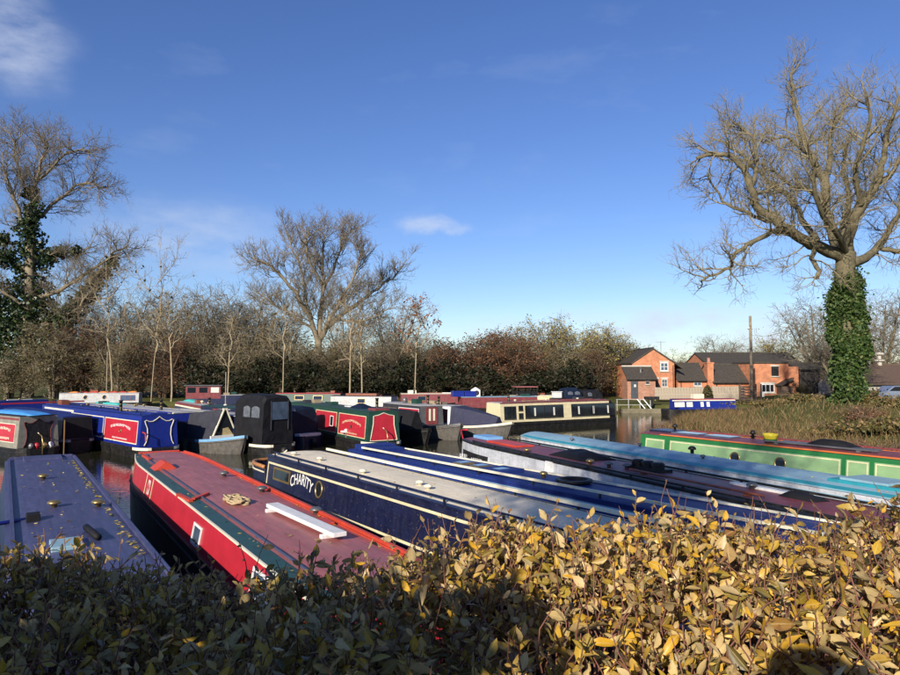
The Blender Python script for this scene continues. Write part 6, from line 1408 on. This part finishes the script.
def hedge():
    rng = random.Random(9); nr = np.random.default_rng(9)
    root = empty('clipped_hedge', (0, 2.0, 2.3)); tag(root, 'broad leaved autumn hedge with yellow and tan leaves in the foreground', 'hedge')
    off = V3((0, 2.0, 2.3))
    y0, y1 = .95, 3.2
    edge_px = np.array([-300, 0, 100, 250, 350, 420, 500, 600, 700, 800, 900, 1200]); edge_py = np.array([546, 545, 543, 551, 538, 522, 513, 506, 502, 498, 492, 484])
    def ztop(x, y):
        px = 450 + x / 3.05 * FPX; py = float(np.interp(px, edge_px, edge_py)); z = EYE - (py - 371) * 3.05 / FPX
        f = max(0, (y - 2.75) / .5); z -= .18 * f * f
        return z + .035 * math.sin(x * 3.1 + y * 2.3) + .03 * math.sin(x * 6.7 - y * 4.1)
    frames = []; stems = MB()
    def sprig(p, d, ln, nl, size):
        pts, rads = make_branch(p, d, ln, .0034, .0014, 4, .2, .08, rng)
        stems.tube([q - off for q in pts], rads, 4, cap=False)
        ph = rng.uniform(0, 6.28)
        for k in range(nl):
            t = .25 + .75 * (k + .5) / nl; f = t * 4; i = min(3, int(f)); q = pts[i].lerp(pts[i + 1], f - i); dd = (pts[i + 1] - pts[i]).normalized()
            x = dd.orthogonal().normalized(); y = dd.cross(x); a = ph + k * 2.4
            rad = x * math.cos(a) + y * math.sin(a); spread = rng.gauss(1.15, .42) * (1.15 - .45 * t)
            ax = (dd * math.cos(spread) + rad * math.sin(spread) + V3((0, 0, rng.gauss(-.15, .35)))).normalized()
            nn = (dd - ax * dd.dot(ax)); nn = nn.normalized() if nn.length > .05 else ax.orthogonal().normalized()
            tw = rng.gauss(0, .9); side = nn.cross(ax).normalized(); nn2 = nn * math.cos(tw) + side * math.sin(tw); side = nn2.cross(ax)
            s = size * rng.uniform(.42, 1.38) * (.75 + .35 * math.sin(t * math.pi))
            frames.append((q, ax, side, nn2, s))
    # sprigs all over the top, thick where the camera sees it
    def fill(n_, xa, xb, ya, yb, deep):
        for _ in range(n_):
            x = rng.uniform(xa, xb); y = rng.uniform(ya, yb); zt = ztop(x, y); ln = rng.uniform(.16, .34)
            z = zt - ln * .95 - abs(rng.gauss(0, deep)) + (.09 * rng.random() ** 3 if rng.random() < .3 else 0)
            d = V3((rng.gauss(0, .38), rng.gauss(-.05, .38), 1)); sprig(V3((x, y, z)), d, ln, rng.randint(7, 11), rng.uniform(.034, .064))
    fill(4300, -2.4, 2.6, y0, y1, .08); fill(420, -4.5, -2.4, y0, y1, .07); fill(420, 2.6, 5.2, y0, y1, .07)
    # outer faces towards the water and the path
    for _ in range(700):
        x = rng.uniform(-4.5, 5.2); far = rng.random() < .5; y = y1 - .1 if far else y0 + .1; z = rng.uniform(2.4, ztop(x, y1) - .15)
        sprig(V3((x, y, z)), V3((rng.gauss(0, .3), (1 if far else -1) * .8, .6)), rng.uniform(.15, .3), 6, .06)
    # a few long shoots above the clipped top, as at the skyline of the hedge
    for _ in range(170):
        x = rng.uniform(-2.4, 2.6); y = rng.uniform(1.9, 3.1); zt = ztop(x, y)
        sprig(V3((x, y, zt - .22)), V3((rng.gauss(0, .25), rng.gauss(0, .25), 1)), rng.uniform(.26, .37), rng.randint(5, 9), rng.uniform(.035, .055))
    # bare reddish shoots
    for _ in range(380):
        x = rng.uniform(-2.4, 2.6); y = rng.uniform(y0, 3.1); zt = ztop(x, y)
        sprig(V3((x, y, zt - .2)), V3((rng.gauss(0, .7), rng.gauss(0, .6), 1)), rng.uniform(.2, .33), rng.randint(1, 3), rng.uniform(.025, .045))
    # woody frame inside
    for _ in range(800):
        x = rng.uniform(-4.4, 5.1); y = rng.uniform(y0 + .1, y1 - .1); p = V3((x, y, 2.2)); 
        pts, rads = make_branch(p, V3((rng.gauss(0, .3), rng.gauss(0, .3), 1)), ztop(x, y) - 2.25 - rng.uniform(.03, .3), .011, .005, 6, .16, .1, rng); stems.tube([q - off for q in pts], rads, 5, cap=False)
    stems.build('stems', m_stem, root, smooth=True)
    # pick the leaves that show largest as single objects
    Q = np.array([tuple(f[0]) for f in frames]); S = np.array([f[4] for f in frames])
    c, s_ = math.cos(PITCH), math.sin(PITCH); dy = Q[:, 1]; dz = Q[:, 2] - EYE; dep = dy * c + dz * s_; px = 450 + FPX * Q[:, 0] / dep; py = 337.5 - FPX * (dz * c - dy * s_) / dep
    zt = np.array([ztop(q[0], q[1]) for q in Q]); vis = (px > 10) & (px < 890) & (py < 668) & (py > 480) & (Q[:, 2] > zt - .06)
    score = np.where(vis, S / dep, 0); order = np.argsort(-score); big = set(order[:300].tolist())
    tm = []
    for v, f in TPL:
        me_ = bpy.data.meshes.new('leaf'); me_.from_pydata(v.tolist(), [], f); me_.materials.append(m_hleaf_o); me_.polygons.foreach_set('use_smooth', [True] * len(f)); me_.update(); at_ = me_.attributes.new('rib', 'FLOAT', 'POINT'); at_.data.foreach_set('value', RIB); tm.append(me_)
    VV = []; FF = []; base = 0
    for i, (q, ax, side, nn, s) in enumerate(frames):
        k = i % 8
        if i in big:
            o = bpy.data.objects.new('leaf', tm[k]); COL.objects.link(o); o.parent = root
            M4 = Matrix(((ax.x * s, side.x * s, nn.x * s, q.x - off.x), (ax.y * s, side.y * s, nn.y * s, q.y - off.y), (ax.z * s, side.z * s, nn.z * s, q.z - off.z), (0, 0, 0, 1))); o.matrix_local = M4
        else:
            v, f = TPL[k]; A3 = np.array([tuple(ax), tuple(side), tuple(nn)]) * s
            VV.append(v @ A3 + np.array(q - off)); FF += [tuple(base + j for j in ff) for ff in f]; base += len(v)
    me_ = bpy.data.meshes.new('foliage'); me_.from_pydata(np.concatenate(VV).tolist(), [], FF); me_.materials.append(m_hleaf); me_.polygons.foreach_set('use_smooth', [True] * len(FF)); me_.update(); at_ = me_.attributes.new('rib', 'FLOAT', 'POINT'); at_.data.foreach_set('value', RIB * len(VV))
    o = bpy.data.objects.new('foliage', me_); COL.objects.link(o); o.parent = root; o['kind'] = 'stuff'
hedge()

# ------------------------------------------------------------------ behind the photographer: what throws the shade on hedge and boats
nr = np.random.default_rng(70); n_ = 6000
ev = empty('shade_caster_bush', (-3.74, -1.7, 2.3)); tag(ev, 'dense bush added unseen behind the viewpoint on the left to shade the hedge', 'bush')  # added out of view, shaped so its shadow covers the hedge's left half
q = np.stack([nr.uniform(-2.9, 2.25, n_), nr.uniform(-.55, .55, n_), nr.uniform(0.1, 2.95, n_)], 1); q[:, 2] *= (1 - .05 * np.abs(np.sin(q[:, 0] * 2.2)))
np_mesh('crown', leaf_quads(q, .2, nr, 1.3), 4, m_ldark, ev); MB().tube([(0, 0, -.1), (.1, 0, 1.5), (.1, 0, 2.4)], [.12, .08, .03], 8).build('trunk', m_bark, ev)
gp = empty('head_shadow_post', (-.20, -.62, 2.3)); tag(gp, 'stout round topped post added behind the viewpoint to cast a head shadow', 'post')  # added post, stands in for the camera holder's shadow on the hedge
MB().lathe([(.13, -.2), (.13, 1.88), (.125, 1.98), (.10, 2.07), (.05, 2.11), (.005, 2.12)], (0, 0, 0), 14).build('shaft', m_lwood, gp, smooth=True)
bt_ = empty('bare_tree', (-7.2, -10.0, 2.3)); tag(bt_, 'tall thinning tree behind the viewpoint', 'tree')
MB().tube([(0, 0, -.3), (.1, 0, 3), (-.1, .1, 7.2)], [.3, .24, .18], 10).build('trunk', m_bark, bt_, smooth=True)
for nm, me_ in (('branches', MO[4][0]), ('crown', MO[2][1])):
    o = bpy.data.objects.new(nm, me_); COL.objects.link(o); o.parent = bt_; o.location = (0, 0, 7.0); o.scale = (.85, .85, .8)
